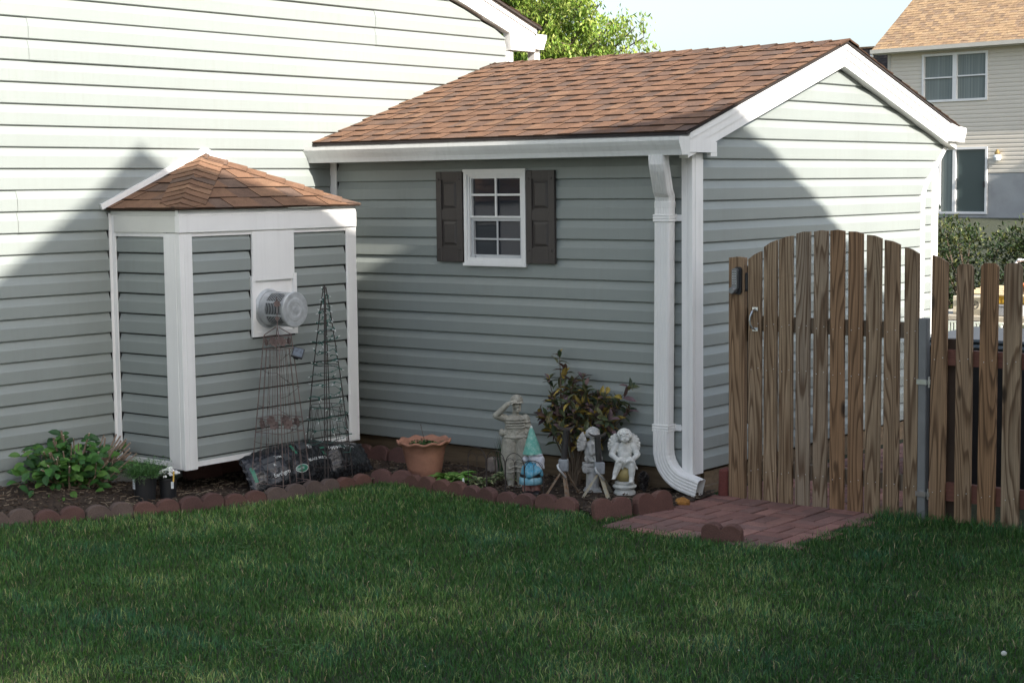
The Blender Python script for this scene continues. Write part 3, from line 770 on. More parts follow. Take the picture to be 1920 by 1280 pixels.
def rbox(x0, x1, z0, z1, r, y0, y1, mb, seg=5):
    poly = []
    for cx, cz, a0 in ((x1-r, z0+r, -PI/2), (x1-r, z1-r, 0), (x0+r, z1-r, PI/2), (x0+r, z0+r, PI)):
        for k in range(seg+1): a = a0+PI/2*k/seg; poly.append((cx+r*math.cos(a), cz+r*math.sin(a)))
    mb.prism(poly, lambda u, z, d: (u, d, z), y0, y1)
mb = MB(); py = FY-.018
rbox(.258, .308, 1.082, 1.246, .02, py-.016, py-.0005, mb); lock = mb.build('lock_body', M['black'], post)
mb = MB(); rbox(.256, .292, 1.112, 1.238, .014, py-.038, py-.0165, mb)
mb.lathe([(.021, 0), (.021, .03), (.017, .036), (.0, .036)], (0, 0, 0), 18, Matrix.Translation((.262, py-.016, 1.106)) @ Matrix.Rotation(PI/2, 4, 'X'))
mb.build('keypad', simple('dull_lock_metal', (.20, .21, .22), .4, .2, 40, metal=.5), lock)
mb = MB()
for r in range(6):
    for c in range(2): mb.ell((.266+c*.015, py-.0385, 1.148+r*.0145), (.004, .003, .004), None, 1)
split_build(mb, 'button', M['steel'], lock)
mb = MB(); mb.box((.318, FY-.01, 1.10), (.338, FY+.012, 1.21), ch=.003); mb.ell((.333, FY-.015, 1.115), (.006, .006, .006), None, 1); mb.build('latch', M['black'], lock)
mp = thing('steel_post', (1.467, FY, -.15), 'slim grey square metal hinge post between the gate and the picket fence', 'post')
mb = MB(); mb.box((1.443, FY-.02, -.3), (1.491, FY+.03, .986), ch=.004); mb.build('post', M['greypost'], mp)
for z in (.63, .00):
    mb = MB(); mb.box((1.437, FY-.026, z-.014), (1.497, FY-.0205, z+.014)); mb.box((1.4975, FY-.018, z-.012), (1.515, FY+.004, z+.012)); mb.tube([(1.505, FY-.01, z-.03), (1.505, FY-.01, z+.03)], .006, 8)
    mb.build('hinge', M['steel'], mp)
fence = thing('picket_fence', (2.2, FY, -.15), 'wooden picket fence with dog-eared boards on red stained rails, right of the gate', 'fence')
FP = [(1.513, 1.605, 1.336, 1.297, 0), (1.661, 1.754, 1.290, 1.290, .02), (1.797, 1.895, 1.299, 1.299, .02), (1.931, 2.030, 1.301, 1.301, .02)]
FP += [(1.931+.136*k, 2.027+.136*k, 1.30, 1.30, .02) for k in range(1, 12)]
for i, (a, b, tl, tr, dg) in enumerate(FP):
    mb = MB(); picket_mesh(mb, b-a, tl, tr, -.14, dg); o = mb.build('picket', M['picket'], fence)
    cx = (a+b)/2; o.data.transform(Matrix.Translation((0, 0, -.6))); o.matrix_parent_inverse = Matrix.Identity(4)
    o.location = (cx-2.2, 0, .6+.15); o.rotation_euler = (0, rs.uniform(-.004, .004), 0)
    mb = MB(); screws(mb, cx, (.765, .02), FY-.0095); 
    for q in split_build(mb, 'screw', M['steel'], o): q.matrix_parent_inverse = Matrix.Translation(-Vector((cx, FY, .6)))
mb = MB(); mb.box((1.60, FY+.010, .728), (3.6, FY+.05, .815)); mb.build('rail', M['redrail'], fence)
mb = MB(); mb.box((1.60, FY+.010, -.03), (3.6, FY+.05, .072)); mb.build('rail', M['redrail'], fence)
for x in (1.585, 3.3):
    mb = MB(); mb.box((x, FY+.051, -.2), (x+.07, FY+.12, .87)); mb.build('post', M['redrail'] if x > 2 else simple('dark_old_post', (.07, .045, .03), .8, .2), fence)
# =================================================================== GROUND
def inpoly(x, y, poly):
    c = False; n = len(poly)
    for i in range(n):
        x0, y0 = poly[i]; x1, y1 = poly[(i+1) % n]
        if (y0 > y) != (y1 > y) and x < (x1-x0)*(y-y0)/(y1-y0)+x0: c = not c
    return c
PATH = [(-3.2, -6.2), (-2.481, -3.41), (-2.389, -3.09), (-2.29, -2.86), (-2.215, -2.602), (-2.145, -2.314), (-2.07, -2.07), (-2.01, -1.81), (-1.965, -1.60), (-1.935, -1.367), (-1.935, -1.162), (-1.94, -.938), (-1.915, -.80), (-1.85, -.715), (-1.766, -.700), (-1.621, -.732), (-1.463, -.763), (-1.322, -.778), (-1.176, -.811), (-.943, -.846), (-.797, -.851), (-.668, -.850), (-.504, -.853), (-.376, -.84), (-.262, -.82), (-.12, -.89)]
PATH2 = [(-.07, -.93), (.02, -.85), (.085, -.70), (.15, -.40)]
BED = PATH+PATH2+[(.16, .0), (.0, .3), (-3.2, .3), (-3.2, -6.2)]
PATIO = [(.08, -1.075), (1.235, -1.02), (1.24, 3.6), (.10, 3.6), (.14, -.35), (.10, -.8)]
def axis(lo, hi, f0, f1, fine, far):
    return list(np.arange(lo, f0, far))+list(np.arange(f0, f1, fine))+list(np.arange(f1, hi+far, far))
xs = axis(-70, 60, -4, 5, .1, 5.0); ys = axis(-40, 110, -8, 2, .1, 5.0)
mb = MB(); vs = [(x, y, gz(x, y)-.012) for y in ys for x in xs]; nx = len(xs)
mb.faces(vs, [(j*nx+i, j*nx+i+1, (j+1)*nx+i+1, (j+1)*nx+i) for j in range(len(ys)-1) for i in range(nx-1)])
tag(mb.build('ground', M['ground'], smooth=True), kind='structure')
# mulch bed sheet
mb = MB(); gx = np.arange(-3.05, .22, .03); gy = np.arange(-6.2, .34, .03)
def mz(x, y):
    e = .5+.5*noise.noise(Vector((x*3, y*3, 0))); f = noise.noise(Vector((x*16, y*16, 3)))
    left = S((-y-1.9)/.7)*S((-x-2.35)/.5)*.045
    return gz(x, y)+.004+e*.012+f*.008+left
idx = {}
for i, x in enumerate(gx):
    for j, y in enumerate(gy):
        if inpoly(x, y, BED): idx[(i, j)] = len(mb.v); mb.v.append((x, y, mz(x, y)))
for (i, j) in list(idx):
    q = [(i, j), (i+1, j), (i+1, j+1), (i, j+1)]
    if all(k in idx for k in q): mb.f.append(tuple(idx[k] for k in q)); mb.m.append(0); mb.c.append((1, 1, 1))
tag(mb.build('mulch_bed', M['mulch'], smooth=True), kind='structure')
mb = MB(); rs = random.Random(12)
for _ in range(12000):
    x = rs.uniform(-3.0, .15); y = rs.uniform(-4.6, .1)
    if not inpoly(x, y, BED): continue
    L = rs.uniform(.008, .035)*rs.choice([.6, 1, 1, 1.5]); w = rs.uniform(.003, .010); a = rs.uniform(0, PI); t = rs.uniform(-.5, .5)
    d = Vector((math.cos(a), math.sin(a), t*.5)).normalized(); s = Vector((-math.sin(a), math.cos(a), rs.uniform(-.6, .6))).normalized()
    c = Vector((x, y, mz(x, y)+rs.uniform(.002, .012)))
    k = rs.choice([(.05, .033, .02), (.09, .06, .04), (.035, .022, .015), (.13, .10, .07), (.20, .16, .115)]); mb.col = k
    u = d.cross(s).normalized()*.0025
    p = [c-d*L/2-s*w/2, c+d*L/2-s*w*.3, c+d*L/2+s*w*.3, c-d*L/2+s*w/2]
    mb.faces([q+u for q in p]+[q-u for q in p], [(0, 1, 2, 3), (7, 6, 5, 4), (0, 4, 5, 1), (1, 5, 6, 2), (2, 6, 7, 3), (3, 7, 4, 0)])
for _ in range(26):   # dry twigs
    x = rs.uniform(-2.95, -2.3); y = rs.uniform(-3.6, -1.5)
    if not inpoly(x, y, BED): continue
    a = rs.uniform(0, PI); L = rs.uniform(.05, .14); mb.col = rs.choice([(.30, .24, .17), (.20, .15, .1)])
    p = Vector((x, y, mz(x, y)+.012)); q = p+Vector((math.cos(a)*L, math.sin(a)*L, rs.uniform(0, .02)))
    mb.tube([p, p.lerp(q, .5)+Vector((.004, .003, .006)), q], .0016, 4)
tag(mb.build('bark_mulch', M['chip']), 'dark brown bark chips and dry twigs spread over the planting bed', 'mulch', kind='stuff')
# brick path: basket weave of paired bricks
mb = MB(); rs = random.Random(5); bw = .1
mb.col = (.035, .03, .025)
mb.faces([(x, y, gz(x, y)-.006) for x, y in PATIO], [tuple(range(len(PATIO)))])
i0 = -3
for i in range(-1, 9):
    for j in range(-8, 20):
        cx, cy = .10+i*.2, -.30+j*.2
        for k in (0, 1):
            if (i+j) % 2: x0, x1, y0, y1 = cx, cx+.2, cy+k*.1, cy+k*.1+.1
            else: x0, x1, y0, y1 = cx+k*.1, cx+k*.1+.1, cy, cy+.2
            mx, my = (x0+x1)/2, (y0+y1)/2
            if not inpoly(mx, my, PATIO): continue
            b = rs.choice([(.29, .145, .12), (.25, .128, .108), (.22, .122, .105), (.32, .17, .14), (.20, .115, .10)])
            q = rs.uniform(.82, 1.15); mb.col = tuple(w*q for w in b); g = .0055
            t = Matrix.Translation((mx, my, gz(mx, my)+rs.uniform(-.0025, .0025))) @ Matrix.Rotation(rs.uniform(-.012, .012), 4, 'Z') @ Matrix.Rotation(rs.uniform(-.01, .01), 4, 'X')
            mb.box((x0-mx+g, y0-my+g, -.03), (x1-mx-g, y1-my-g, .002), t, ch=.003)
tag(mb.build('brick_path', M['brick']), kind='structure')
# edging stones
def edger_mesh(nb, L, h, th, bulge=.5, seed=0):
    rs = random.Random(seed); w = L/nb; poly = [(-L/2, -.06), (L/2, -.06)]; r = w/2
    for i in range(nb-1, -1, -1):
        cx = -L/2+w*(i+.5)
        for k in range(9):
            a = PI*k/8; poly.append((cx+r*math.cos(a)*.985, h-r*.72+r*.72*math.sin(a)))
    bm = bmesh.new(); n = len(poly)
    A = [bm.verts.new((u, -th/2, z)) for u, z in poly]; B = [bm.verts.new((u, th/2, z)) for u, z in poly]
    fa = bm.faces.new(A); fb = bm.faces.new(B[::-1])
    for i in range(n): bm.faces.new((A[(i+1) % n], A[i], B[i], B[(i+1) % n]))
    be = [e for e in fa.edges]+[e for e in fb.edges]
    bmesh.ops.bevel(bm, geom=be, offset=.006, segments=2, affect='EDGES', profile=.5)
    bmesh.ops.triangulate(bm, faces=[f for f in bm.faces if len(f.verts) > 4])
    for v in bm.verts:
        q = noise.noise(v.co*22+Vector((seed, 0, 0)))*.003; v.co += Vector((q*.3, q, q*.7))
    me = bpy.data.meshes.new('edging_stone'); bm.to_mesh(me); bm.free()
    b = rs.choice([(.125, .062, .050), (.11, .056, .048), (.115, .07, .06), (.135, .066, .052), (.115, .082, .07)])
    at = me.attributes.new('Col', 'FLOAT_COLOR', 'FACE'); at.data.foreach_set('color', np.array([(*b, 1)]*len(me.polygons), dtype=np.float32).ravel())
    me.materials.append(M['edging']); return me
ORD = ['first', 'second', 'third', 'fourth', 'fifth', 'sixth', 'seventh', 'eighth', 'ninth', 'tenth', 'eleventh', 'twelfth', 'thirteenth', 'fourteenth', 'fifteenth', 'sixteenth', 'seventeenth', 'eighteenth', 'nineteenth', 'twentieth']
def along(path, d):
    for a, b in zip(path, path[1:]):
        a = Vector(a); b = Vector(b); L = (b-a).length
        if d <= L: return a+(b-a)*(d/L), math.atan2((b-a).y, (b-a).x)
        d -= L
    return b, math.atan2((b-a).y, (b-a).x)
tot = sum((Vector(a)-Vector(b)).length for a, b in zip(PATH, PATH[1:]))
variants = [edger_mesh(2, .286, .088, .05, seed=s) for s in range(6)]
rs = random.Random(8)
SEG = [(-2.6, 'in front of the leafy hydrangea', []), (-1.8, 'in front of the two black nursery pots', []), (-.9, 'below the black soil bag', []), (-.35, 'between the soil bag and the terracotta pot', []), (9, '', [])]
d = .5; stones = []
tot0 = tot
while d < tot-.1:
    p, a = along(PATH, d); p0, _ = along(PATH, d-.14); p1, _ = along(PATH, d+.14)
    a = math.atan2(p1.y-p0.y, p1.x-p0.x)
    o = bpy.data.objects.new('edging_stone', rs.choice(variants)); COL.objects.link(o)
    o.location = (p.x, p.y, gz(p.x, p.y)-.010+rs.uniform(-.012, .006)); o.rotation_euler = (rs.uniform(-.12, .05), rs.uniform(-.05, .05), a+rs.uniform(-.05, .05))
    stones.append(o); d += .289
vis = [o for o in stones if o.location.y > -3.45]
def where(o):
    x, y = o.location.x, o.location.y
    if y < -2.35: return 'in front of the leafy hydrangea bush'
    if y < -1.7: return 'in front of the black nursery pots'
    if y < -.87 and x < -1.8: return 'in front of the black soil bag'
    if x < -1.5: return 'at the foot of the terracotta pot'
    if x < -1.0: return 'in front of the bright green hostas'
    if x < -.62: return 'in front of the soldier and gnome statues'
    return 'in front of the two jack stands'
from collections import defaultdict
cnt = defaultdict(int); tots = defaultdict(int)
for o in vis: tots[where(o)] += 1
for o in stones:
    if o not in vis: tag(o, 'red scalloped edging stone beyond the left edge of the photo', 'edging stone', 'scalloped edging stones along the lawn'); continue
    w = where(o); k = cnt[w]; cnt[w] += 1
    n = tots[w]; nm = 'the only one' if n == 1 else ORD[k]+' from left'
    tag(o, 'red scalloped edging stone %s, %s' % (w, nm), 'edging stone', 'scalloped edging stones along the lawn')
for i, (x, y, a, L, h, nb, lb) in enumerate([(.005, -.845, 1.02, .235, .112, 2, 'tall dark red edging stone leaning at the bed corner, touching the brick path'), (.112, -.58, 1.36, .28, .118, 2, 'dark red edging stone at the right end of the bed, beside the downspout elbow')]):
    o = bpy.data.objects.new('edging_stone', edger_mesh(nb, L, h, .055, seed=40+i)); COL.objects.link(o)
    o.location = (x, y, gz(x, y)); o.rotation_euler = (-.16, 0, a); tag(o, lb, 'edging stone')
o = bpy.data.objects.new('edging_stone', edger_mesh(2, .225, .10, .055, seed=44)); COL.objects.link(o)
o.location = (.862, -1.04, -.155); o.rotation_euler = (.05, 0, .20); tag(o, 'loose heart-topped edging stone standing alone at the front edge of the brick path', 'edging stone')
for (x, y, a, lb) in [(-2.90, -1.36, 1.45, 'dark edging stone lying under the bump-out, left of the soil bag'), (-2.93, -1.06, 1.5, 'dark edging stone deep under the bump-out beside the soil bag'), (-2.55, -.13, .12, 'red edging stone against the shed base between soil bag and terracotta pot, left one'), (-2.24, -.11, .06, 'red edging stone against the shed base nearest the terracotta pot')]:
    o = bpy.data.objects.new('edging_stone', rs.choice(variants)); COL.objects.link(o)
    o.location = (x, y, gz(x, y)+.02); o.rotation_euler = (-.2, 0, a); tag(o, lb, 'edging stone')
# =================================================================== GRASS
def grass():
    n = 430000
    x = rng.uniform(-2.75, 4.2, n); y = rng.uniform(-6.4, .16, n)
    keep = np.ones(n, bool)
    def inp(poly):
        c = np.zeros(n, bool)
        for (x0, y0), (x1, y1) in zip(poly, poly[1:]+poly[:1]):
            if y0 == y1: continue
            t = ((y0 > y) != (y1 > y)) & (x < (x1-x0)*(y-y0)/(y1-y0)+x0); c ^= t
        return c
    keep &= ~inp(BED)
    inner = [(.14, -1.0), (1.17, -.955), (1.195, .3), (.14, .3)]
    keep &= ~inp(inner)
    pat = inp(PATIO); keep &= ~(pat & (rng.random(n) > .14))
    # the frustum of the lawn that can be seen, with margin
    keep &= (y > -6.2-(x-1.0)*-.35*0)
    keep &= ~((x > 2.0) & (y < -4.6)) & ~((x < -.6) & (y < -5.4-(x+.6)*-.0))
    x = x[keep]; y = y[keep]; n = len(x)
    def nz(sx, seed):
        v = np.array([noise.noise(Vector((a*sx, b*sx, seed))) for a, b in zip(x[::1], y[::1])]); return v
    p1 = nz(.9, 1.); p2 = nz(3.3, 5.); p3 = nz(9., 9.)
    h = (.018+.024*rng.random(n))*(1+.35*p2+.30*p3)
    fencey = (y > -.06) & (x > 1.2); h[fencey] *= 1.8
    edge = (np.abs(x-1.235) < .06) & (y > -1.1); h[edge] *= 1.2
    az = rng.uniform(0, 2*PI, n)+p3*2; lean = rng.uniform(.05, .95, n)*h*1.1
    w = rng.uniform(.0009, .0026, n)
    z = np.array([gz(a, b) for a, b in zip(x, y)])-.012
    dx, dy = np.cos(az), np.sin(az)
    side = rng.uniform(0, 2*PI, n); sx, sy = np.cos(side)*w, np.sin(side)*w
    base = np.stack([x, y, z], 1)
    v = np.zeros((n, 5, 3), np.float32)
    v[:, 0] = base+np.stack([sx, sy, 0*x], 1); v[:, 1] = base-np.stack([sx, sy, 0*x], 1)
    mid = base+np.stack([dx*lean*.35, dy*lean*.35, h*.6], 1)
    v[:, 2] = mid-np.stack([sx, sy, 0*x], 1)*.8; v[:, 3] = mid+np.stack([sx, sy, 0*x], 1)*.8
    v[:, 4] = base+np.stack([dx*lean, dy*lean, h*(1-.35*(lean/h)**2*.6)], 1)
    me = bpy.data.meshes.new('grass'); me.vertices.add(5*n); me.vertices.foreach_set('co', v.reshape(-1))
    loops = np.zeros((n, 7), np.int32); b5 = np.arange(n, dtype=np.int32)*5
    for i, k in enumerate((0, 1, 2, 3, 3, 2, 4)): loops[:, i] = b5+k
    me.loops.add(7*n); me.loops.foreach_set('vertex_index', loops.reshape(-1))
    ls = np.stack([np.arange(n)*7, np.arange(n)*7+4], 1).astype(np.int32).reshape(-1)
    lt = np.tile(np.array([4, 3], np.int32), n)
    me.polygons.add(2*n); me.polygons.foreach_set('loop_start', ls); me.polygons.foreach_set('loop_total', lt)
    g1 = np.array([.030, .105, .020]); g2 = np.array([.062, .140, .026]); g3 = np.array([.18, .24, .075]); g4 = np.array([.036, .110, .055]); dead = np.array([.30, .25, .14])
    t = np.clip(.5+p1*.9+rng.normal(0, .22, n), 0, 1)[:, None]
    c = g1*(1-t)+g2*t
    t4 = np.clip(p2*1.2+rng.normal(0, .3, n), 0, 1)[:, None]; c = c*(1-t4)+g4*t4
    yl = (rng.random(n) < np.clip(.09+.60*np.maximum(p2*.7+p1*1.2-.05, 0), 0, .6))[:, None]; c = np.where(yl, g3, c)
    dd = (rng.random(n) < .022+.09*np.maximum(p1, 0))[:, None]; c = np.where(dd, dead, c)
    c *= (1.22*(1+.38*p1+.30*p2)*rng.uniform(.55, 1.4, n))[:, None]
    col = np.ones((n, 2, 4), np.float32); col[:, :, :3] = c[:, None, :]
    at = me.attributes.new('Col', 'FLOAT_COLOR', 'FACE'); at.data.foreach_set('color', col.reshape(-1))
    me.materials.append(M['grass']); me.update(); me.validate()
    o = bpy.data.objects.new('grass', me); COL.objects.link(o)
    tag(o, 'dense short green lawn with a few pale dry blades', 'grass', kind='stuff')
grass()
mb = MB(); rs = random.Random(19)      # clover and broad-leaved weeds in patches
for _ in range(26):
    cx, cy = rs.uniform(-1.9, 3.4), rs.uniform(-5.0, -1.2); R = rs.uniform(.05, .22)
    if inpoly(cx, cy, BED) or inpoly(cx, cy, PATIO): continue
    for k in range(int(420*R)):
        a = rs.uniform(0, 2*PI); r = R*math.sqrt(rs.random()); x, y = cx+math.cos(a)*r, cy+math.sin(a)*r*.7
        if inpoly(x, y, BED) or inpoly(x, y, PATIO): continue
        z = gz(x, y)+rs.uniform(.012, .030); q = rs.uniform(.7, 1.25); mb.col = (.05*q, .14*q, .035*q); b = rs.uniform(0, 2); s = rs.uniform(.006, .011)
        for j in range(3):
            w = b+j*2.094; d = Vector((math.cos(w), math.sin(w), .25)); e = Vector((-math.sin(w), math.cos(w), 0)); c = Vector((x, y, z))
            mb.quad(c, c+d*s*.6-e*s*.45, c+d*s*1.1, c+d*s*.6+e*s*.45)
tag(mb.build('clover', M['grass']), 'small clover leaves in low patches through the lawn', 'clover', kind='stuff')
mb = MB(); mb.ell((0, 0, .010), (.012, .011, .011)); o = mb.build('white_ball', simple('chalky_white', (.62, .62, .55), .7, .1), smooth=True); o.location = (2.985, -2.375, gz(3, -2.4)+.022)
tag(o, 'tiny whitish ball lying in the lawn near the bottom right corner', 'ball')
for x, y, z in [(-2.755, .68, 2.32), (-1.365, .334, 2.207), (-2.21, .934, 2.402), (-1.24, .579, 2.287), (-2.17, .242, 2.177), (-1.07, .958, 2.41)]: pass
mb = MB(); rs = random.Random(77)
for _ in range(70):      # fallen petals and bits on the roof and lawn
    if _ < 22:
        x = rs.uniform(-2.9, -.1); y = rs.uniform(0, 1.6); z = 2.690-(1.8-y)*.3215+.013; s_ = rs.uniform(.003, .007)
    else: x = rs.uniform(-2.0, 3.2); y = rs.uniform(-5, -1.1); z = gz(x, y)+.022; s_ = rs.uniform(.003, .006)
    c = Vector((x, y, z)); a = rs.uniform(0, 6); d = Vector((math.cos(a), math.sin(a), .3))*s_; e = Vector((-math.sin(a), math.cos(a), .1))*s_*.6; mb.col = rs.choice([(.6, .56, .5), (.5, .42, .36), (.45, .4, .28)])
    mb.quad(c-d, c-e, c+d, c+e)
tag(mb.build('petal_litter', M['chip']), 'scattered pale petals and dry bits on the shingles and the lawn', 'petals', kind='stuff')
# =================================================================== BED OBJECTS
def leaf(mb, base, d, up, L, w, fold=.25, droop=.3, seg=3, shape=0):
    """one leaf: folded blade that droops; d = direction, up = normal"""
    base = Vector(base); d = Vector(d).normalized(); up = Vector(up); s = d.cross(up)
    s = s.normalized() if s.length > 1e-5 else d.orthogonal().normalized(); up = s.cross(d).normalized()
    pts = []; n = seg
    for i in range(n+1):
        t = i/n
        ww = w*math.sin(PI*min(1, t*.92+.06))**(.8 if shape == 0 else .6)
        if i == n: ww = 0
        c = base+d*L*t-up*L*droop*t*t
        pts.append((c+s*ww/2+up*ww*fold, c, c-s*ww/2+up*ww*fold))
    vs = [q for p in pts for q in p]; fs = []
    for i in range(n):
        a = i*3
        if i == n-1: fs += [(a, a+1, a+4), (a+1, a+2, a+4)]
        else: fs += [(a, a+1, a+4, a+3), (a+1, a+2, a+5, a+4)]
    mb.faces(vs, fs)
def rdir(rs, zlo=-1, zhi=1):
    a = rs.uniform(0, 2*PI); z = rs.uniform(zlo, zhi); r = math.sqrt(max(0, 1-z*z)); return Vector((r*math.cos(a), r*math.sin(a), z))
def jit(rs, c, a=.15): q = rs.uniform(1-a, 1+a); return tuple(k*q*rs.uniform(.95, 1.05) for k in c)
# hydrangea -----------------------------------------------------------
hy = thing('hydrangea', (-2.80, -2.45, -.07), 'low green leafy bush with bare cut brown stems, against the big house wall at left', 'bush')
rs = random.Random(21); st = MB(); lf = MB()
class _P:
    def __init__(s): s.items_ = []
    def ell(s, c, r, *a): s.items_.append((Vector(c), r))
pith = _P()
hc = Vector((-2.80, -2.45, -.08))
for i in range(64):
    a = rs.uniform(0, 2*PI); r0 = rs.uniform(0, .12); sp = rs.uniform(.05, .26)
    b = hc+Vector((math.cos(a)*r0*.6, math.sin(a)*r0*1.3, 0)); H = rs.uniform(.20, .44)*(1-.35*sp/.3)
    t = b+Vector((math.cos(a)*sp*.7, math.sin(a)*sp*1.25+.05, H)); m = b.lerp(t, .5)+Vector((rs.uniform(-.02, .02), rs.uniform(-.02, .02), .01))
    r = rs.uniform(.004, .0075); st.tube([b, m, t], [r*1.2, r, r*.9], 6); 
    if rs.random() < .6: pith.ell(t, (r*.95, r*.95, r*.5), None, 1)
    if rs.random() < .35:
        q = m+Vector((rs.uniform(-.06, .06), rs.uniform(-.06, .06), rs.uniform(.05, .10))); st.tube([m, q], [r*.8, r*.7], 5); pith.ell(q, (r*.8,)*3, None, 1)
    # leaves sprout mostly on the left and low on every stem
    nl = 6 if t.y < hc.y+.10 else 1
    for k in range(nl):
        p = b.lerp(t, rs.uniform(.35, .95)); dd = rdir(rs, .0, .8)
        for s in (1, -1):
            L = rs.uniform(.045, .085); lf.col = jit(rs, rs.choice([(.05, .145, .03), (.04, .115, .03), (.09, .21, .04), (.03, .085, .03)]), .2)
            d2 = Vector((dd.x*s, dd.y*s, abs(dd.z)*.7+.1)); leaf(lf, p, d2, (.6*rs.random(), -.8*rs.random(), .6), L, L*.60, .12, rs.uniform(.1, .5), 4, 0)
for i in range(150):   # outer leaves
    a = rs.uniform(0, 2*PI); u = rs.uniform(.3, 1)
    p = hc+Vector((math.cos(a)*.22*u, math.sin(a)*.38*u-.07, rs.uniform(.05, .36)*(1.2-.5*u)))
    if p.y > hc.y+.17 and rs.random() < .8: continue
    L = rs.uniform(.05, .09); lf.col = jit(rs, rs.choice([(.05, .145, .03), (.035, .10, .03), (.09, .20, .04)]), .2)
    leaf(lf, p, (math.cos(a), math.sin(a), rs.uniform(-.5, .8)), (rs.uniform(.1, .8), rs.uniform(-1., -.1), .7), L, L*.62, .12, rs.uniform(.1, .4), 4, 0)
st.build('stem', M['stem'], hy); lf.build('foliage', M['leaf'], hy); pm = simple('pale_pith', (.6, .55, .42), .8, .1)
for c_, r_ in pith.items_:
    mb = MB(); mb.ell(c_, r_, None, 1); mb.build('cut_end', pm, hy)
# nursery pots --------------------------------------------------------
def nursery(loc, r, h, label, tagx, cat='pot'):
    t = thing('nursery_pot', loc, label, cat)
    mb = MB(); mb.lathe([(r*.80, .0), (r*.82, .004), (r*.97, h-.018), (r*1.0, h-.016), (r*1.03, h-.014), (r*1.03, h), (r*.97, h), (r*.95, h-.02), (r*.93, h-.025)], loc, 28)
    mb.build('pot', M['black'], t, smooth=False)
    mb = MB(); mb.lathe([(r*.95, h-.022), (0.0005, h-.018)], loc, 20); mb.build('soil', M['mulch'], t)
    return t
vd = Vector((.625, -.78, 0)); vr = Vector((.78, .625, 0))
p1 = Vector((-2.42, -2.235, gz(-2.40, -2.22)+.006)); p2 = Vector((-2.375, -2.095, gz(-2.36, -2.09)+.004))
t1 = nursery(p1, .074, .158, 'larger black nursery pot with a white label, holding feathery green foliage', 1)
t2 = nursery(p2, .056, .135, 'smaller black nursery pot under the white flowers', 1)
def lab(parent, c, r, ang, w, h, z, cols, name='label'):
    mb = MB(); d = vd*math.cos(ang)+vr*math.sin(ang); s = vr*math.cos(ang)-vd*math.sin(ang)
    o = c+d*(r+.001)+Vector((0, 0, z)); mb.col = cols[0]
    mb.quad(o-s*w/2, o+s*w/2, o+s*w/2+Vector((0, 0, h)), o-s*w/2+Vector((0, 0, h)))
    for i, q in enumerate(cols[1:]):
        zz = h*(.2+.25*i); mb.col = q; o2 = o+d*.0006
        mb.quad(o2-s*w*.32+Vector((0, 0, zz)), o2+s*w*.32+Vector((0, 0, zz)), o2+s*w*.32+Vector((0, 0, zz+h*.07)), o2-s*w*.32+Vector((0, 0, zz+h*.07)))
    mb.build(name, M['attr'], parent)
lab(t1, p1, .071, -.85, .028, .062, .075, [(.6, .64, .66), (.2, .25, .3), (.3, .33, .36), (.12, .14, .2)])
mb = MB(); rs = random.Random(4); c0 = p1+Vector((0, 0, .143))
for i in range(900):
    a = rs.uniform(0, 2*PI); r = rs.uniform(0, .07); b = c0+Vector((math.cos(a)*r, math.sin(a)*r, 0)); d = rdir(rs, .0, 1.0)
    d = Vector((d.x*.75+math.cos(a)*.35, d.y*.75+math.sin(a)*.35, abs(d.z)*.75+.12)); L = rs.uniform(.06, .165)*(1-.35*abs(d.x)); mb.col = jit(rs, rs.choice([(.08, .19, .05), (.12, .25, .08), (.06, .14, .05)]))
    e = b+d*L; 
    for k in range(5):
        q = b.lerp(e, rs.uniform(.35, 1)); leaf(mb, q, (d+rdir(rs)*.9), (0, 0, 1), rs.uniform(.010, .022), .004, .1, .2, 2)
for i in range(10):
    a = -1.2+rs.uniform(-.5, .6); b = c0+Vector((math.cos(a)*.07, math.sin(a)*.07, .01)); 
    for k in range(8): mb.col = (.14, .2, .11); leaf(mb, b+Vector((math.cos(a)*.01, math.sin(a)*.01, -.005*k)), rdir(rs, -.8, .3), (0, 0, 1), .016, .004, .1, .4, 2)
tag(mb.build('feathery_plant', M['leaf'], loc=c0), 'fine feathery green plant overflowing the larger black nursery pot', 'potted plant')
mb = MB(); c0 = p2+Vector((0, 0, .125))
for i in range(240):
    a = rs.uniform(0, 2*PI); r = rs.uniform(0, .055); b = c0+Vector((math.cos(a)*r, math.sin(a)*r, rs.uniform(0, .035))); mb.col = jit(rs, (.04, .085, .03), .3)
    leaf(mb, b, rdir(rs, -.1, .9), (0, 0, 1), .024, .006, .1, .2, 2)
fl = MB()
for i in range(34):
    a = rs.uniform(0, 2*PI); r = math.sqrt(rs.random())*.070; c = c0+Vector((math.cos(a)*r, math.sin(a)*r, rs.uniform(.035, .072)-r*.25)); fl.col = jit(rs, (.85, .86, .82), .06)
    for k in range(16):
        d = rdir(rs, -.05, 1); fl.ell(c+d*.0085, (.0048, .0048, .003), None, 1)
wf = mb.build('flowering_plant', M['leaf'], loc=c0); tag(wf, 'white clustered flowers on a small plant in the smaller black pot', 'potted plant')
fl.build('blossom', simple('white_petals', (1, 1, 1), .6, .05, attr=True), wf)
tg = thing('plant_tag', p2+vr*.03+vd*.05, 'yellow and white plant tag stuck in the smaller nursery pot', 'plant tag')
mb = MB(); o = p2+vr*.036+vd*.052; mb.col = (.62, .4, .08); mb.box((-.0045, -.0006, .115), (.0045, .0006, .18), Matrix.Translation(o) @ Matrix.Rotation(YAW+.1, 4, 'Z') @ Matrix.Rotation(.06, 4, 'Y')); mb.build('stem', M['attr'], tg)
mb = MB(); mb.col = (.6, .65, .66); mb.box((-.008, -.0008, .075), (.008, .0004, .116), Matrix.Translation(o) @ Matrix.Rotation(YAW+.1, 4, 'Z')); mb.build('card', M['attr'], tg)
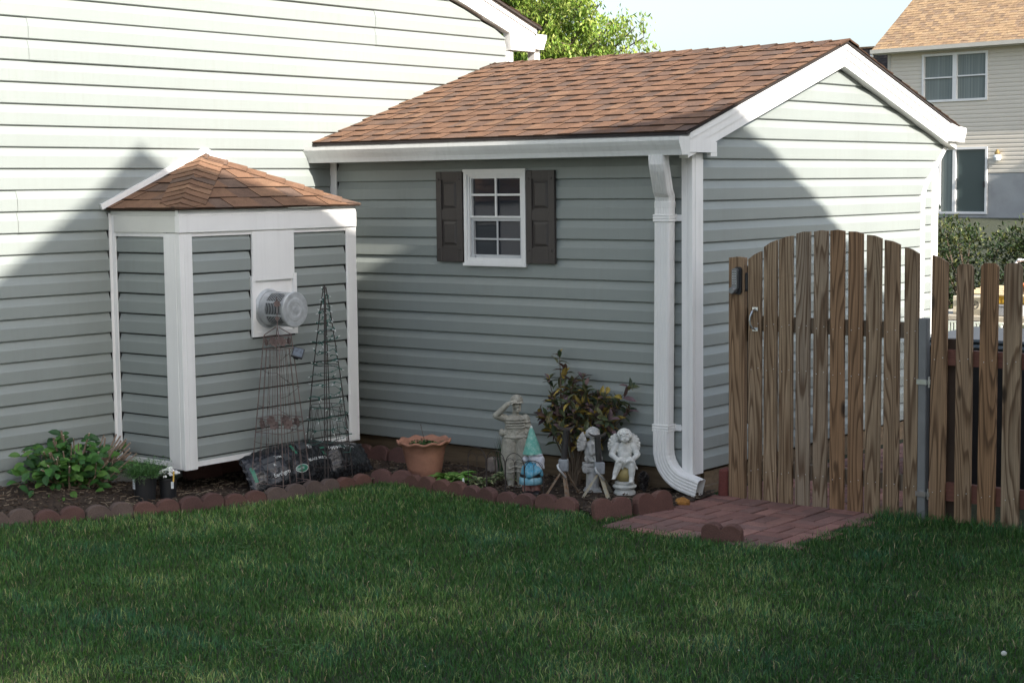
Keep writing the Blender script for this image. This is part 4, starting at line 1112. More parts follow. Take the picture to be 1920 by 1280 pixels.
# soil bag -------------------------------------------------------------
bc = Vector((-2.245, -1.06, -.030)); bu = Vector((.055, .995, .012)).normalized(); bv = Vector((-.58, .03, .81)).normalized(); bn = bu.cross(bv)*-1
if bn.x < 0: bn = -bn
LU, LV = .495, .155
def bag_s(u, v, side=1):
    """u, v in [-1, 1] -> point on the plump surface"""
    e = max(0, 1-abs(u)**2.6)*max(0, 1-abs(v)**2.2); th = .098*e**.62
    lobe = 1-.42*math.exp(-((u-.30)/.10)**2)*(.5+.5*(1 if v < .3 else .3)); th *= lobe
    th += (.012*noise.noise(Vector((u*3.2, v*1.6, 2.)))+.006*noise.noise(Vector((u*9, v*5, 5.)))+.005*abs(noise.noise(Vector((u*16, v*3+u*6, 8.))))*max(0, -v*1.6))*min(1, e*3)
    if u > .3: vv = v*.88-.12*S((u-.3)*2)
    else: vv = v
    cr = .012*noise.noise(Vector((u*14, 7, v*2)))*(1 if abs(v) > .8 else .2)
    pinch = 1-.16*abs(u)**4
    sag = .018*math.cos(u*2.2)
    return bc+bu*(u*LU)+bv*(vv*LV*pinch+cr+sag*(v > 0)*v)+bn*th*side
bag = thing('soil_bag', (-2.30, -1.06, -.14), 'full black plastic garden soil bag with green and white print, slumped against the bump-out', 'soil bag')
mb = MB(); nu, nv = 90, 40
for side in (1, -1):
    vs = [bag_s(-1+2*i/nu, -1+2*j/nv, side) for j in range(nv+1) for i in range(nu+1)]
    fs = [(j*(nu+1)+i, j*(nu+1)+i+1, (j+1)*(nu+1)+i+1, (j+1)*(nu+1)+i) for j in range(nv) for i in range(nu)]
    mb.faces(vs, fs if side == 1 else [f[::-1] for f in fs])
mb.build('bag_body', M['bag'], bag, smooth=True)
mb = MB()    # crimped ends
for s in (-1, 1):
    mb = MB()
    for k in range(16):
        v0 = -1+2*k/16; v1 = v0+2/16; a = bag_s(s*.985, v0*.9); b = bag_s(s*.985, v1*.9); ex = bu*s*.026; wv = bn*.006*math.sin(k*1.7)
        wv2 = bn*.006*math.sin((k+1)*1.7); mb.quad(a, b, b+ex+wv2, a+ex+wv)
    mb.build('crimped_end', M['bag'], bag)

def onbag(mb, u0, v0, us, vs_, pts, lift=.0012):
    r = []
    for x, y in pts:
        u = u0+x*us; v = v0+y*vs_; p = bag_s(u, v); q = bag_s(u+.01, v); w = bag_s(u, v+.01); n = (q-p).cross(w-p).normalized()
        if n.dot(bn) < 0: n = -n
        r.append(p+n*lift)
    return r
def text_on(mapper, txt, size, mat, parent, name='lettering', bold=0.0):
    cu = bpy.data.curves.new(name, 'FONT'); cu.body = txt; cu.size = size; cu.resolution_u = 3; cu.offset = bold
    o = bpy.data.objects.new(name, cu); COL.objects.link(o); bpy.context.view_layer.update()
    me = bpy.data.meshes.new_from_object(o.evaluated_get(bpy.context.evaluated_depsgraph_get())); bpy.data.objects.remove(o); bpy.data.curves.remove(cu)
    bm = bmesh.new(); bm.from_mesh(me)
    bmesh.ops.subdivide_edges(bm, edges=[e for e in bm.edges if e.calc_length() > size*.18], cuts=1)
    for v in bm.verts: v.co = mapper(v.co.x, v.co.y)
    bm.to_mesh(me); bm.free(); me.materials.clear(); me.materials.append(mat)
    o = bpy.data.objects.new(name, me); COL.objects.link(o); o.parent = parent; o.matrix_parent_inverse = Matrix.Translation(-parent.location)
    return o
def bagtext(txt, u0, v0, h, mat, rot=0., bold=.004, lift=.0016, squash=1.0):
    lift += .0035
    def mp(x, y):
        xr = x*math.cos(rot)-y*math.sin(rot); yr = x*math.sin(rot)+y*math.cos(rot)
        return onbag(None, u0, v0, squash/LU, 1/LV, [(xr, yr)], lift)[0]
    return text_on(mp, txt, h, mat, bag, bold=bold)
pw = simple('white_print', (.62, .64, .63), .4, .12, 60); pg = simple('green_print', (.02, .17, .10), .4, .15, 60); pgr = simple('grey_print', (.06, .066, .07), .4, .2, 40)
bagtext('Earthgro', -.70, -.48, .034, pw, .10, .0008)
def disc(u0, v0, ru, rv, mat, name, lift):
    mb = MB(); pts = [(ru*k*math.cos(2*PI*i/28), rv*k*math.sin(2*PI*i/28)) for k in (.5, 1.) for i in range(28)]
    c = onbag(mb, u0, v0, 1/LU, 1/LV, [(0, 0)]+[(x, y) for x, y in pts], lift)
    mb.faces(c, [(0, 1+i, 1+(i+1) % 28) for i in range(28)]+[(1+i, 29+i, 29+(i+1) % 28, 1+(i+1) % 28) for i in range(28)]); mb.build(name, mat, bag)
disc(-.27, -.36, .047, .025, pw, 'logo_border', .0032); disc(-.27, -.36, .043, .0215, pg, 'logo', .0042)
bagtext('Scotts', -.345, -.41, .022, pw, .08, .0004, .0030)
bagtext('BLACK MULCH', -.13, -.15, .026, pw, .04, .0005)
bagtext('Topsoil', .32, .30, .034, pw, .0, .0006); bagtext('2 CU FT', .60, .38, .026, pw, .0, .0005)
for (u0, v0, w, h, m) in [(-.80, -.10, .12, .040, pgr), (-.78, .22, .11, .036, pgr), (-.47, .1, .05, .05, pgr), (-.17, .45, .10, .045, pgr)]:
    mb = MB(); n = 6; g = onbag(mb, u0, v0, 1/LU, 1/LV, [(w*i/n, h*j/3) for j in range(4) for i in range(n+1)], .0010)
    mb.faces(g, [(j*(n+1)+i, j*(n+1)+i+1, (j+1)*(n+1)+i+1, (j+1)*(n+1)+i) for j in range(3) for i in range(n)]); mb.build('print_patch', m, bag)
bagtext('Tree', -.60, .28, .026, pw, .0, .0006, .0022); bagtext('&', -.66, -.02, .026, pw, .0, .0006, .0022); bagtext('25', -.02, .42, .036, pw, .0, .0006, .0022)
for (u0, v0, w, h) in [(-.27, .30, .022, .065), (-.955, -.5, .020, .12), (.18, .10, .05, .05)]:
    mb = MB(); n = 4; g = onbag(mb, u0, v0, 1/LU, 1/LV, [(w*i/n, h*j/5) for j in range(6) for i in range(n+1)], .0012)
    mb.faces(g, [(j*(n+1)+i, j*(n+1)+i+1, (j+1)*(n+1)+i+1, (j+1)*(n+1)+i) for j in range(5) for i in range(n)]); mb.build('green_stripe', pg, bag)
# terracotta pot --------------------------------------------------------
pc = Vector((-1.735, -.49, -.148)); pot = thing('terracotta_pot', pc, 'large terracotta pot with wavy flared rim standing by the shed wall', 'flower pot')
def wob(r, z, w, i):
    if i in (5, 6, 7, 8, 9): s = math.sin(w*10+.5); return r*(1+.013*s), z+.0065*s
    return r, z
mb = MB(); mb.lathe([(.096, 0), (.101, .006), (.116, .08), (.133, .165), (.146, .222), (.168, .236), (.177, .243), (.176, .254), (.168, .255), (.150, .243), (.138, .205), (.13, .19)], pc, 72, Matrix.Rotation(.03, 4, 'X'), wob)
mb.build('pot', M['terracotta'], pot, smooth=True)
mb = MB(); mb.lathe([(.140, .205), (.0005, .212)], pc, 24); mb.build('soil', M['mulch'], pot)
mb = MB(); rs = random.Random(31); wc = pc+Vector((0, 0, .212))
for i in range(90):
    a = rs.uniform(0, 2*PI); r = rs.uniform(0, .11); b = wc+Vector((math.cos(a)*r-.0, math.sin(a)*r, rs.uniform(0, .03))); mb.col = jit(rs, rs.choice([(.04, .11, .03), (.06, .15, .035), (.03, .08, .03)]))
    leaf(mb, b, rdir(rs, .0, .7), (0, 0, 1), rs.uniform(.03, .055), rs.uniform(.016, .028), .15, .4, 3)
mb.col = (.09, .05, .035); mb.tube([wc+Vector((.01, 0, 0)), wc+Vector((-.015, 0, .08)), wc+Vector((-.035, .005, .135))], .0016, 5); mb.tube([wc+Vector((-.02, 0, 0)), wc+Vector((-.03, 0, .05)), wc+Vector((-.022, 0, .045)), wc+Vector((-.01, 0, .03))], .002, 5)
mb.ell(wc+Vector((-.036, .005, .137)), (.003,)*3, None, 1)
tag(mb.build('weeds', M['leaf'], loc=wc), 'small green weeds and one bare dry stalk growing in the terracotta pot', 'plant')
# hostas ----------------------------------------------------------------
def hosta(c, n, L, R, name, label, cols, ruffle=0):
    mb = MB(); rs = random.Random(int(abs(c[0])*1000)); c = Vector(c)
    for i in range(n):
        a = 2*PI*i/n*1.618*3+rs.uniform(-.3, .3); b = c+Vector((math.cos(a)*R*rs.uniform(0, .8), math.sin(a)*R*rs.uniform(0, .8), rs.uniform(.01, .05)))
        l = L*rs.uniform(.6, 1.1); d = (math.cos(a), math.sin(a), rs.uniform(.15, .9))
        mb.col = jit(rs, cols[0], .15); leaf(mb, b, d, (0, 0, 1), l, l*.55, .2, rs.uniform(.3, .7), 4, 1)
        mb.col = jit(rs, cols[1], .15); leaf(mb, b+Vector((0, 0, .0015)), d, (0, 0, 1), l*.9, l*.34, .2, .5, 4, 1)
    o = mb.build(name, M['leaf'], loc=c); tag(o, label, 'plant'); return o
hosta((-1.42, -.585, -.140), 54, .10, .09, 'hosta', 'bright green hosta with yellow striped leaves beside the terracotta pot', [(.12, .27, .05), (.28, .42, .12)])
hosta((-1.20, -.58, -.142), 46, .06, .09, 'variegated_plant', 'low cream edged ruffled plant behind the wire border, left of the soldier statue', [(.36, .38, .20), (.08, .15, .045)])
hosta((-1.13, -.42, -.12), 70, .055, .07, 'variegated_plant', 'taller cream and green variegated plant at the soldier statue\'s left foot', [(.34, .38, .20), (.07, .14, .045)])
mb = MB(); rs = random.Random(44); ic = Vector((-1.30, -.16, -.15))
for i in range(120):
    a = rs.uniform(0, 2*PI); b = ic+Vector((rs.gauss(0, .035), rs.gauss(0, .03), 0)); H = rs.uniform(.16, .33); d = Vector((math.cos(a)*.06, math.sin(a)*.06, 0)); mb.col = jit(rs, rs.choice([(.03, .075, .035), (.045, .10, .04), (.02, .055, .03), (.16, .13, .09)]), .2)
    w = .003; s = Vector((math.cos(a+1.5), math.sin(a+1.5), 0))*w
    mb.faces([b-s, b+s, b+d*.4+s*.8+Vector((0, 0, H*.6)), b+d*.4-s*.8+Vector((0, 0, H*.6)), b+d+Vector((0, 0, H))], [(0, 1, 2, 3), (3, 2, 4)])
tag(mb.build('grassy_plant', M['leaf'], loc=ic), 'dark upright grass-like clump behind the wire border, left of the soldier statue', 'plant')
mb = MB(); mb.box((-.045, -.03, -.0), (.045, .03, .10), Matrix.Translation((-1.49, -.07, -.145)) @ Matrix.Rotation(.1, 4, 'Z'), ch=.008); mb.box((.052, -.03, -.0), (.10, .03, .085), Matrix.Translation((-1.49, -.07, -.145)) @ Matrix.Rotation(.1, 4, 'Z'), ch=.006)
tag(mb.build('stone_block', simple('pinkish_stone', (.24, .20, .17), .9, .25, 25, .4, 60), loc=(-1.48, -.07, -.145)), 'rough pinkish stone block against the shed base behind the wire border', 'block')
# wire border ------------------------------------------------------------
wb = thing('wire_border', (-1.1, -.47, -.15), 'thin black wire border fence of low overlapping arches in front of the soldier statue', 'garden border')
mb = MB(); arcs = [(-1.40, -.445, .152), (-1.215, -.46, .148), (-1.05, -.49, .15), (-.93, -.50, .152)]
ax = Vector((1, -.08, 0)).normalized()
for i, (x, y, h) in enumerate([(-1.165, -.645, .125), (-1.002, -.66, .122), (-.842, -.672, .120), (-.685, -.685, .09)]):
    c = Vector((x, y, -.16)); R = .078; p = [c-ax*R, c-ax*R+Vector((0, 0, .16+h-R))]
    p += [c+Vector((0, 0, .16+h-R))+ax*(-R*math.cos(PI*k/12))+Vector((0, 0, R*math.sin(PI*k/12))) for k in range(1, 12)]
    p += [c+ax*R+Vector((0, 0, .16+h-R)), c+ax*R]; mb.tube(p, .0024, 6)
    R = .038
    for s in (-1, 1):
        cc = c+ax*s*R; hh = .085+.16
        q = [cc-ax*R, cc-ax*R+Vector((0, 0, hh-R))]+[cc+Vector((0, 0, hh-R))+ax*(-R*math.cos(PI*k/8))+Vector((0, 0, R*math.sin(PI*k/8))) for k in range(1, 8)]+[cc+ax*R+Vector((0, 0, hh-R)), cc+ax*R]
        mb.tube(q, .0016, 5)
mb.tube([Vector((-1.25, -.64, -.125)), Vector((-.60, -.69, -.125))], .002, 5)
split_build(mb, 'arch', M['wire'], wb)
sl = thing('solar_stake', (-1.40, -.47, -.15), 'tiny white and black solar stake light in front of the bright green hosta', 'garden light')
mb = MB(); mb.lathe([(.010, .035), (.008, .05), (.005, .072), (.0, .074)], (-1.27, -.655, -.15), 12); mb.build('lens', M['bulb'], sl)
mb = MB(); mb.lathe([(.004, -.03), (.004, .02), (.013, .022), (.013, .034), (.0, .0345)], (-1.27, -.655, -.15), 12); mb.build('stake', M['black'], sl)
# obelisk trellises --------------------------------------------------------
def swag(p, q, n=6, sag=.01, rs=rs):
    p = Vector(p); q = Vector(q); return [p.lerp(q, i/n)+Vector((rs.uniform(-1, 1)*sag*.5, rs.uniform(-1, 1)*sag*.5, -sag*math.sin(PI*i/n))) for i in range(n+1)]
T1 = Vector((-2.145, -1.385, -.15)); tr = thing('obelisk_trellis', T1, 'rusty brown four legged wire obelisk with metal flowers, left of the two wire towers', 'trellis')
def sq(h, z, rot=.10): return [T1+Vector((math.cos(rot)*sx*h-math.sin(rot)*sy*h, math.sin(rot)*sx*h+math.cos(rot)*sy*h, z)) for sx, sy in ((-1, -1), (1, -1), (1, 1), (-1, 1))]
def hw(z): return .135+(.060-.135)*z/.98
for i in range(4):
    mb = MB(); mb.tube([sq(.138, -.03)[i], sq(hw(.5), .5)[i], sq(.060, .98)[i], sq(.056, .99)[i]], .0031, 6); mb.build('leg', M['rustwire'], tr)
mb = MB()
for z in (.07, .385, .47, .90, .98):
    r = sq(hw(z), z)
    for i in range(4): mb.tube([r[i], r[(i+1) % 4]], .0022, 5)
r0 = sq(hw(.07), .07); r1 = sq(hw(.90), .90)
for i in range(4):
    for t in (.25, .5, .75): mb.tube([r0[i].lerp(r0[(i+1) % 4], t), r1[i].lerp(r1[(i+1) % 4], t)], .0018, 5)
top = T1+Vector((0, 0, 1.04)); r = sq(.057, .99)
for i in range(4): mb.tube([r[i], top+(r[i]-top)*.1], .003, 5)
mb.tube([top-Vector((0, 0, .01)), top+Vector((0, 0, .18))], .003, 5)
for zc, hh in ((.43, .04), (.94, .035)):     # scrolls
    q = sq(hw(zc), zc)
    for i in range(4):
        for t in (.2, .4, .6, .8):
            c = q[i].lerp(q[(i+1) % 4], t); dd = (q[(i+1) % 4]-q[i]).normalized()
            mb.tube([c+dd*(hh*.45*(1-k/14)*math.cos(k*.75))+Vector((0, 0, hh*.6*(1-k/14)*math.sin(k*.75))) for k in range(12)], .0018, 4)
split_build(mb, 'wire', M['rustwire'], tr)
def flower(mb, c, n, up, R):
    n = Vector(n).normalized(); a = n.orthogonal().normalized(); b = n.cross(a)
    for k in range(6):
        w = 2*PI*k/6; d = a*math.cos(w)+b*math.sin(w); leaf(mb, c, d, n, R, R*.75, .1, -.1, 3, 1)
    mb.ell(c+n*.004, (R*.2,)*3, None, 1)
for i in range(4):
    for zc, tt in ((.945, (.28, .75)), (.44, (.3, .72))):
        q = sq(hw(zc)+.004, zc); 
        for t in tt:
            c = q[i].lerp(q[(i+1) % 4], t); n = (c-T1); n.z = 0; mb = MB(); flower(mb, c, n, None, .028 if zc > .8 else .034); mb.build('flower', M['rustwire'], tr)
mb = MB(); flower(mb, top+Vector((.005, -.003, .14)), vd, None, .024); flower(mb, top+Vector((.004, -.003, .05)), vd, None, .016); mb.build('flower', M['rustwire'], tr)
rs = random.Random(61)
ls = thing('string_lights', T1+Vector((0, 0, .3)), 'dark string light cord wound loosely round the rusty obelisk', 'string lights')
mb = MB(); last = None
for k in range(15):
    z = .10+.86*k/15; q = sq(hw(z)+.003, z+rs.uniform(-.015, .015))[k % 4]
    if last is not None: 
        if k % 4 in (0, 2, 3): mb.tube(swag(last, q, 6, .012, rs), .0015, 5)
        m = last.lerp(q, .5); mb.tube([m, m+Vector((rs.uniform(-.01, .01), rs.uniform(-.01, .01), -.02))], .0022, 5)
    last = q
split_build(mb, 'cord', M['wire'], ls)
sp = thing('solar_charger', T1+Vector((.07, .06, .86)), 'small black square solar charger clipped high on the rusty obelisk', 'solar charger')
mb = MB(); mm = Matrix.Translation(T1+Vector((.092, .082, .872))) @ Matrix.Rotation(YAW+.25, 4, 'Z') @ Matrix.Rotation(-.62, 4, 'X') @ Matrix.Rotation(.35, 4, 'Y')
mb.box((-.036, -.008, -.036), (.036, .006, .036), mm, ch=.002); mb.box((-.02, .007, -.03), (.012, .03, .0), mm); mb.build('housing', M['black'], sp)
mb = MB(); mb.box((-.029, -.0095, -.029), (.029, -.0082, .029), mm); mb.build('cell', simple('solar_cell', (.10, .12, .14), .2, .3, 60), sp)
T2 = Vector((-2.155, -.955, -.15)); tr = thing('obelisk_trellis', T2, 'tall pointed green wire cone wound with christmas lights, nearest the shed', 'trellis')
ang = [-.93, -.93+PI/2+.15, -.93+PI, -.93-PI/2-.05, -.80]
for a in ang:
    mb = MB(); mb.tube([T2+Vector((math.cos(a)*r, math.sin(a)*r, z)) for r, z in ((.160, -.03), (.138, .25), (.088, .70), (.036, 1.08), (.008, 1.26))], .0034, 6); mb.build('leg', M['wire'], tr)
def cr(z): return np.interp(z, [-.03, .25, .7, 1.08, 1.26], [.160, .138, .088, .036, .008])
mb = MB()
for z in (.12, .50, .76, .98, 1.12): mb.tube([T2+Vector((math.cos(2*PI*k/24)*cr(z), math.sin(2*PI*k/24)*cr(z), z)) for k in range(25)], .0022, 5, caps=False)
mb.tube([T2+Vector((0, 0, 1.22)), T2+Vector((0, 0, 1.275))], .006, 6)
for k in range(9):
    a = 2*PI*k/9
    for s in (-1, 1): mb.tube([T2+Vector((math.cos(a)*cr(.02), math.sin(a)*cr(.02), .10)), T2+Vector((math.cos(a+s*.35)*cr(.3), math.sin(a+s*.35)*cr(.3), .30)), T2+Vector((math.cos(a)*cr(.5), math.sin(a)*cr(.5), .50))], .0018, 4)
split_build(mb, 'wire', M['wire'], tr)
ls = thing('string_lights', T2+Vector((0, 0, .3)), 'green string lights with clear bulbs wound round the tall pointed wire cone', 'string lights')
cd = MB(); so = MB(); bb = MB(); rs = random.Random(17); pts = []
for k in range(230):
    z = .20+1.03*(k/229.)**.92; a = k*.40; r = cr(z)+rs.uniform(-.012, .010); pts.append(T2+Vector((math.cos(a)*r, math.sin(a)*r, z+rs.uniform(-.012, .012))))
cd.tube(pts, .0020, 5)
for k in [int(2+226*i/95) for i in range(96)]:
    so = MB(); bb = MB(); p = pts[k]; out = (p-T2); out.z = 0; out = out.normalized() if out.length > 1e-4 else Vector((1, 0, 0)); dd = (out*rs.uniform(.1, 1)+rdir(rs)*.8).normalized()
    so.tube([p, p+dd*.020], [.0034, .0044], 6); bb.tube([p+dd*.020, p+dd*.036], [.0034, .0016], 6)
    q_ = so.build('socket', M['greenwire'], ls); bb.build('bulb', M['bulb'], q_)
cd.build('cord', M['greenwire'], ls)
# leafy shrub behind the statues -------------------------------------------
sh = thing('leafy_shrub', (-.80, -.14, -.15), 'tall sparse shrub with olive, purple and yellowing leaves behind the statues', 'shrub')
rs = random.Random(90); st = MB(); lf = MB(); base = Vector((-.78, -.14, -.15))
LC = [(.085, .11, .05), (.065, .09, .045), (.11, .125, .06), (.13, .085, .08), (.11, .065, .05), (.05, .075, .042), (.34, .25, .06), (.16, .15, .07), (.15, .10, .11)]
def whorl(p, d, n, L, yell=.06):
    a0 = rs.uniform(0, 6)
    for k in range(n):
        a = a0+k*2.4; e = rs.uniform(.25, 1.3); s = d.orthogonal().normalized(); t = d.cross(s)
        dd = (s*math.cos(a)+t*math.sin(a))*math.sin(e)+d*math.cos(e)
        c = rs.choice(LC); c = (.34, .25, .05) if rs.random() < yell else c; lf.col = jit(rs, c, .2)
        l = L*rs.uniform(.65, 1.2); leaf(lf, p-d*rs.uniform(0, .05), dd, d, l, l*.42, .22, rs.uniform(.1, .6), 3)
tips = [(-.925, -.10, .70), (-.87, -.12, .60), (-1.0, -.12, .52), (-.80, -.16, .52), (-.74, -.1, .55), (-.66, -.18, .50), (-.90, -.2, .42), (-.60, -.1, .44), (-.52, -.15, .46), (-1.05, -.15, .30), (-.44, -.12, .40), (-.385, -.1, .50), (-.42, -.08, .34), (-.72, -.22, .36), (-.82, -.2, .30), (-.58, -.2, .33), (-.95, -.2, .22), (-.68, -.05, .42), (-.86, -.05, .50), (-.50, -.18, .24), (-.77, -.06, .40), (-.64, -.22, .22), (-.93, -.18, .34), (-.70, -.16, .44), (-.47, -.2, .30), (-1.0, -.1, .40), (-.80, -.25, .22), (-.56, -.04, .38), (-.84, -.16, .40), (-.62, -.14, .36)]
for i, t in enumerate(tips):
    t = Vector(t); m = base.lerp(t, .55)+Vector((rs.uniform(-.04, .04), rs.uniform(-.03, .03), .05))
    st.tube([base+Vector((rs.uniform(-.03, .03), rs.uniform(-.02, .02), 0)), base.lerp(m, .5)+Vector((rs.uniform(-.02, .02), 0, 0)), m, t], [.008, .006, .0042, .0022], 5)
    d = (t-m).normalized(); whorl(t, d, 8 if i else 3, .072)
    for f in (.8, .55, .32):
        p = m.lerp(t, f)+rdir(rs)*.015; whorl(p, (d+rdir(rs)*.6).normalized(), 3 if i else 2, .082, .10)
    for q in range(2 if i > 1 and i % 2 else 0):
        p = m.lerp(t, rs.uniform(-.3, .8)); e = p+Vector((rs.uniform(-.09, .09), rs.uniform(-.07, .05), rs.uniform(-.02, .09))); st.tube([p, e], [.003, .0018], 4); whorl(e, (e-p).normalized(), 5, .070, .08)
st.build('stem', M['bark'], sh); lf.build('foliage', M['leaf'], sh)
# small bits -----------------------------------------------------------------
mb = MB(); mb.ell((0, 0, .02), (.045, .035, .035)); bm_ = mb.build('ochre_stone', simple('ochre_rock', (.36, .17, .04), .9, .35, 30, .5, 60)); bm_.location = (.125, -.30, -.155); bm_.rotation_euler = (.2, .3, .5)
for v in bm_.data.vertices: v.co *= 1+.25*noise.noise(v.co*40)
tag(bm_, 'small orange brown stone on the path beside the downspout outlet', 'stone')
mb = MB(); mb.col = (.16, .045, .035); mb.box((-.03, -.05, 0), (.03, .05, .17), ch=.01); b = mb.build('brick', M['brick']); b.location = (.165, .12, -.155); b.rotation_euler = (0, .03, .2)
tag(b, 'red brick standing on end between the shed corner and the latch post', 'brick')
def pinecone(loc):
    mb = MB(); rs = random.Random(3); mb.col = (.05, .045, .045)
    for i in range(130):
        t = i/130; z = .005+.125*t; r = .036*math.sin(PI*(t*.85+.12)); a = i*2.4; d = Vector((math.cos(a), math.sin(a), .5)).normalized(); mb.col = jit(rs, rs.choice([(.05, .045, .045), (.09, .085, .085), (.2, .19, .19)]), .3)
        leaf(mb, Vector((math.cos(a)*r*.4, math.sin(a)*r*.4, z)), d, (0, 0, 1), r*.9+.008, .014, .1, -.2, 2, 1)
    o = mb.build('pine_cone', M['attr']); o.location = loc; return tag(o, 'big dark pine cone standing between the cherub on the ball and the downspout', 'pine cone')
pinecone((-.285, -.10, -.150))
wc = thing('watering_can', (-.40, .0, -.15), 'pale blue plastic can half hidden behind the shrub and cherubs', 'watering can')
mb = MB(); mb.lathe([(.05, 0), (.052, .005), (.045, .16), (.030, .19), (.026, .20), (.0, .2)], (-.455, -.045, -.15), 20); mb.build('body', simple('blue_plastic', (.16, .24, .33), .4, .1), wc, smooth=True)
mb = MB(); mb.tube([(-.455, -.045, .04), (-.46, -.05, .075), (-.49, -.05, .07), (-.50, -.05, .0)], .006, 6); mb.build('handle', simple('blue_plastic_dark', (.12, .19, .28), .4, .1), wc)
# =================================================================== STATUES (local frame: x right, -y towards the lawn, z up)
sd = thing('soldier_statue', (-1.045, -.41, -.150), 'grey concrete statue of a helmeted soldier saluting, tallest of the garden figures', 'statue', rz=YAW+.1)
mb = MB(); c = mb.cap
for s in (-1, 1):
    c((s*.034, 0, .30), (s*.044, .002, .19), .050, .050); c((s*.044, .002, .19), (s*.036, 0, .070), .050, .032); c((s*.030, 0, .06), (s*.033, -.004, .02), .026, .022); c((s*.033, .012, .018), (s*.04, -.035, .012), .019, .016)
mb.ell((0, 0, .325), (.078, .055, .05)); mb.ell((0, 0, .375), (.070, .050, .06)); mb.ell((0, .002, .425), (.074, .047, .042))
for x in (-.066, -.036, .004, .040, .068): mb.ell((x, -.038+abs(x)*.35, .352), (.020, .018, .022), None, 1)
mb.ell((-.085, 0, .352), (.020, .025, .026)); mb.ell((.084, .005, .350), (.018, .022, .025))
for z in (.385, .402, .419, .436): mb.tube([(-.058, -.030, z), (-.03, -.046, z), (.03, -.046, z), (.058, -.030, z)], .006, 6)
mb.tube([(-.072, -.025, .326), (0, -.058, .324), (.072, -.025, .326)], .008, 6)
for s in (-1, 1):      # trouser folds and cargo pockets
    for z in (.27, .235, .20, .165, .13, .10): mb.tube([(s*.036-.036, -.022, z+.008), (s*.036, -.044, z), (s*.036+.036, -.022, z+.010)], .005, 5)
    mb.ell((s*.072, -.005, .225), (.012, .026, .03))
c((-.064, 0, .442), (-.122, -.020, .462), .026, .022); c((-.122, -.02, .462), (-.052, -.052, .535), .021, .016)
mb.ell((-.030, -.050, .548), (.030, .012, .009), Matrix.Rotation(-.25, 3, 'Y')); mb.ell((-.048, -.048, .538), (.014, .012, .013))
for k in range(4): c((-.025, -.046-.004*k, .552-.003*k), (.000+.002*k, -.044-.004*k, .556-.004*k), .0048, .0042, 1)
c((-.04, -.055, .54), (-.022, -.060, .535), .005, .0045, 1)
c((.066, 0, .44), (.088, .008, .36), .026, .022); c((.088, .008, .36), (.086, -.008, .290), .021, .017); mb.ell((.086, -.012, .268), (.013, .017, .022))
for z in (.42, .39, .36, .33): mb.tube([(.066+(.44-z)*.25-.02, -.02, z), (.07+(.44-z)*.25, -.026, z-.004), (.09+(.44-z)*.22, -.012, z)], .0045, 5)
c((0, 0, .455), (.008, -.006, .50), .022, .020); mb.ell((.012, -.012, .522), (.027, .031, .035))
mb.ell((.018, -.045, .516), (.005, .007, .008), None, 1); mb.ell((.016, -.038, .500), (.014, .008, .005), None, 1); mb.ell((.014, -.032, .489), (.015, .012, .010), None, 1)
mb.ell((.010, -.004, .555), (.041, .046, .036)); mb.ell((.012, -.012, .540), (.046, .052, .006))
c((-.016, -.008, .53), (-.012, -.026, .486), .004, .004, 1); c((.036, -.008, .53), (.030, -.026, .486), .004, .004, 1)
blob(mb, 'figure', M['statue'], sd, .0024, 1)
mb = MB(); mb.box((-.075, -.06, -.01), (.075, .055, .012), ch=.006); mb.build('base', M['statue'], sd)
# gnome
gn = thing('garden_gnome', (-.815, -.54, -.150), 'faded garden gnome with teal pointed hat, white beard and blue coat', 'garden gnome', rz=YAW)
def am(name, col, rough=.7, var=.25, mix=None):
    m, nt, b = newmat(name); g = N(nt, 'ShaderNodeNewGeometry').outputs['Position']
    n = noise_n(nt, g, 45, 5, .65); c = mixc(nt, ramp(nt, n, [(.42, 0.), (.68, 1.)]), col, mix or tuple(q*(1-var) for q in col))
    nt.links.new(c, b.inputs['Base Color']); b.inputs['Roughness'].default_value = rough; bump(nt, b, n, .4, .006); return m
mb = MB()
mb.lathe([(.062, -.01), (.052, .02), (.040, .06), (.026, .10), (.015, .135), (.007, .155), (0, .160)], (0, 0, 0), 24, Matrix.Translation((.006, 0, .262)) @ Matrix.Rotation(-.04, 4, 'Y'))
tip_ = MB(); tip_.ell((.0005, 0, .412), (.0085, .0085, .014)); tip_.build('hat_tip', am('faded_white_tip', (.62, .66, .64)), gn, smooth=True)
blob(mb, 'hat', am('teal_paint', (.10, .34, .28), mix=(.30, .48, .42)), gn, .003, 1)
mb = MB(); mb.ell((.022, -.012, .225), (.040, .038, .036)); mb.ell((.052, -.016, .212), (.030, .034, .040)); mb.ell((.050, -.020, .188), (.028, .03, .04)); mb.ell((.030, -.020, .250), (.040, .034, .012)); mb.ell((.064, -.026, .228), (.010, .010, .010)); mb.ell((-.038, -.01, .222), (.020, .022, .020)); mb.ell((-.008, -.035, .240), (.012, .010, .016))
for k in range(7): mb.cap((.03+.006*k, -.045+.003*k, .225), (.034+.007*k, -.046+.003*k, .165), .008, .004, 1)
blob(mb, 'head_and_beard', am('faded_white_paint', (.62, .63, .66), mix=(.42, .45, .55)), gn, .003, 1)
mb = MB(); mb.ell((-.004, 0, .135), (.066, .050, .075)); mb.ell((.018, -.02, .165), (.048, .04, .04)); mb.cap((-.03, -.035, .175), (-.018, -.062, .125), .024, .02); mb.cap((-.018, -.062, .125), (.035, -.055, .150), .020, .017); mb.cap((.035, .01, .17), (.058, -.02, .13), .022, .018)
mb.cap((.033, -.055, .150), (.050, -.052, .155), .016, .013)
blob(mb, 'coat', am('blue_paint', (.055, .28, .42), mix=(.25, .45, .55)), gn, .003, 1)
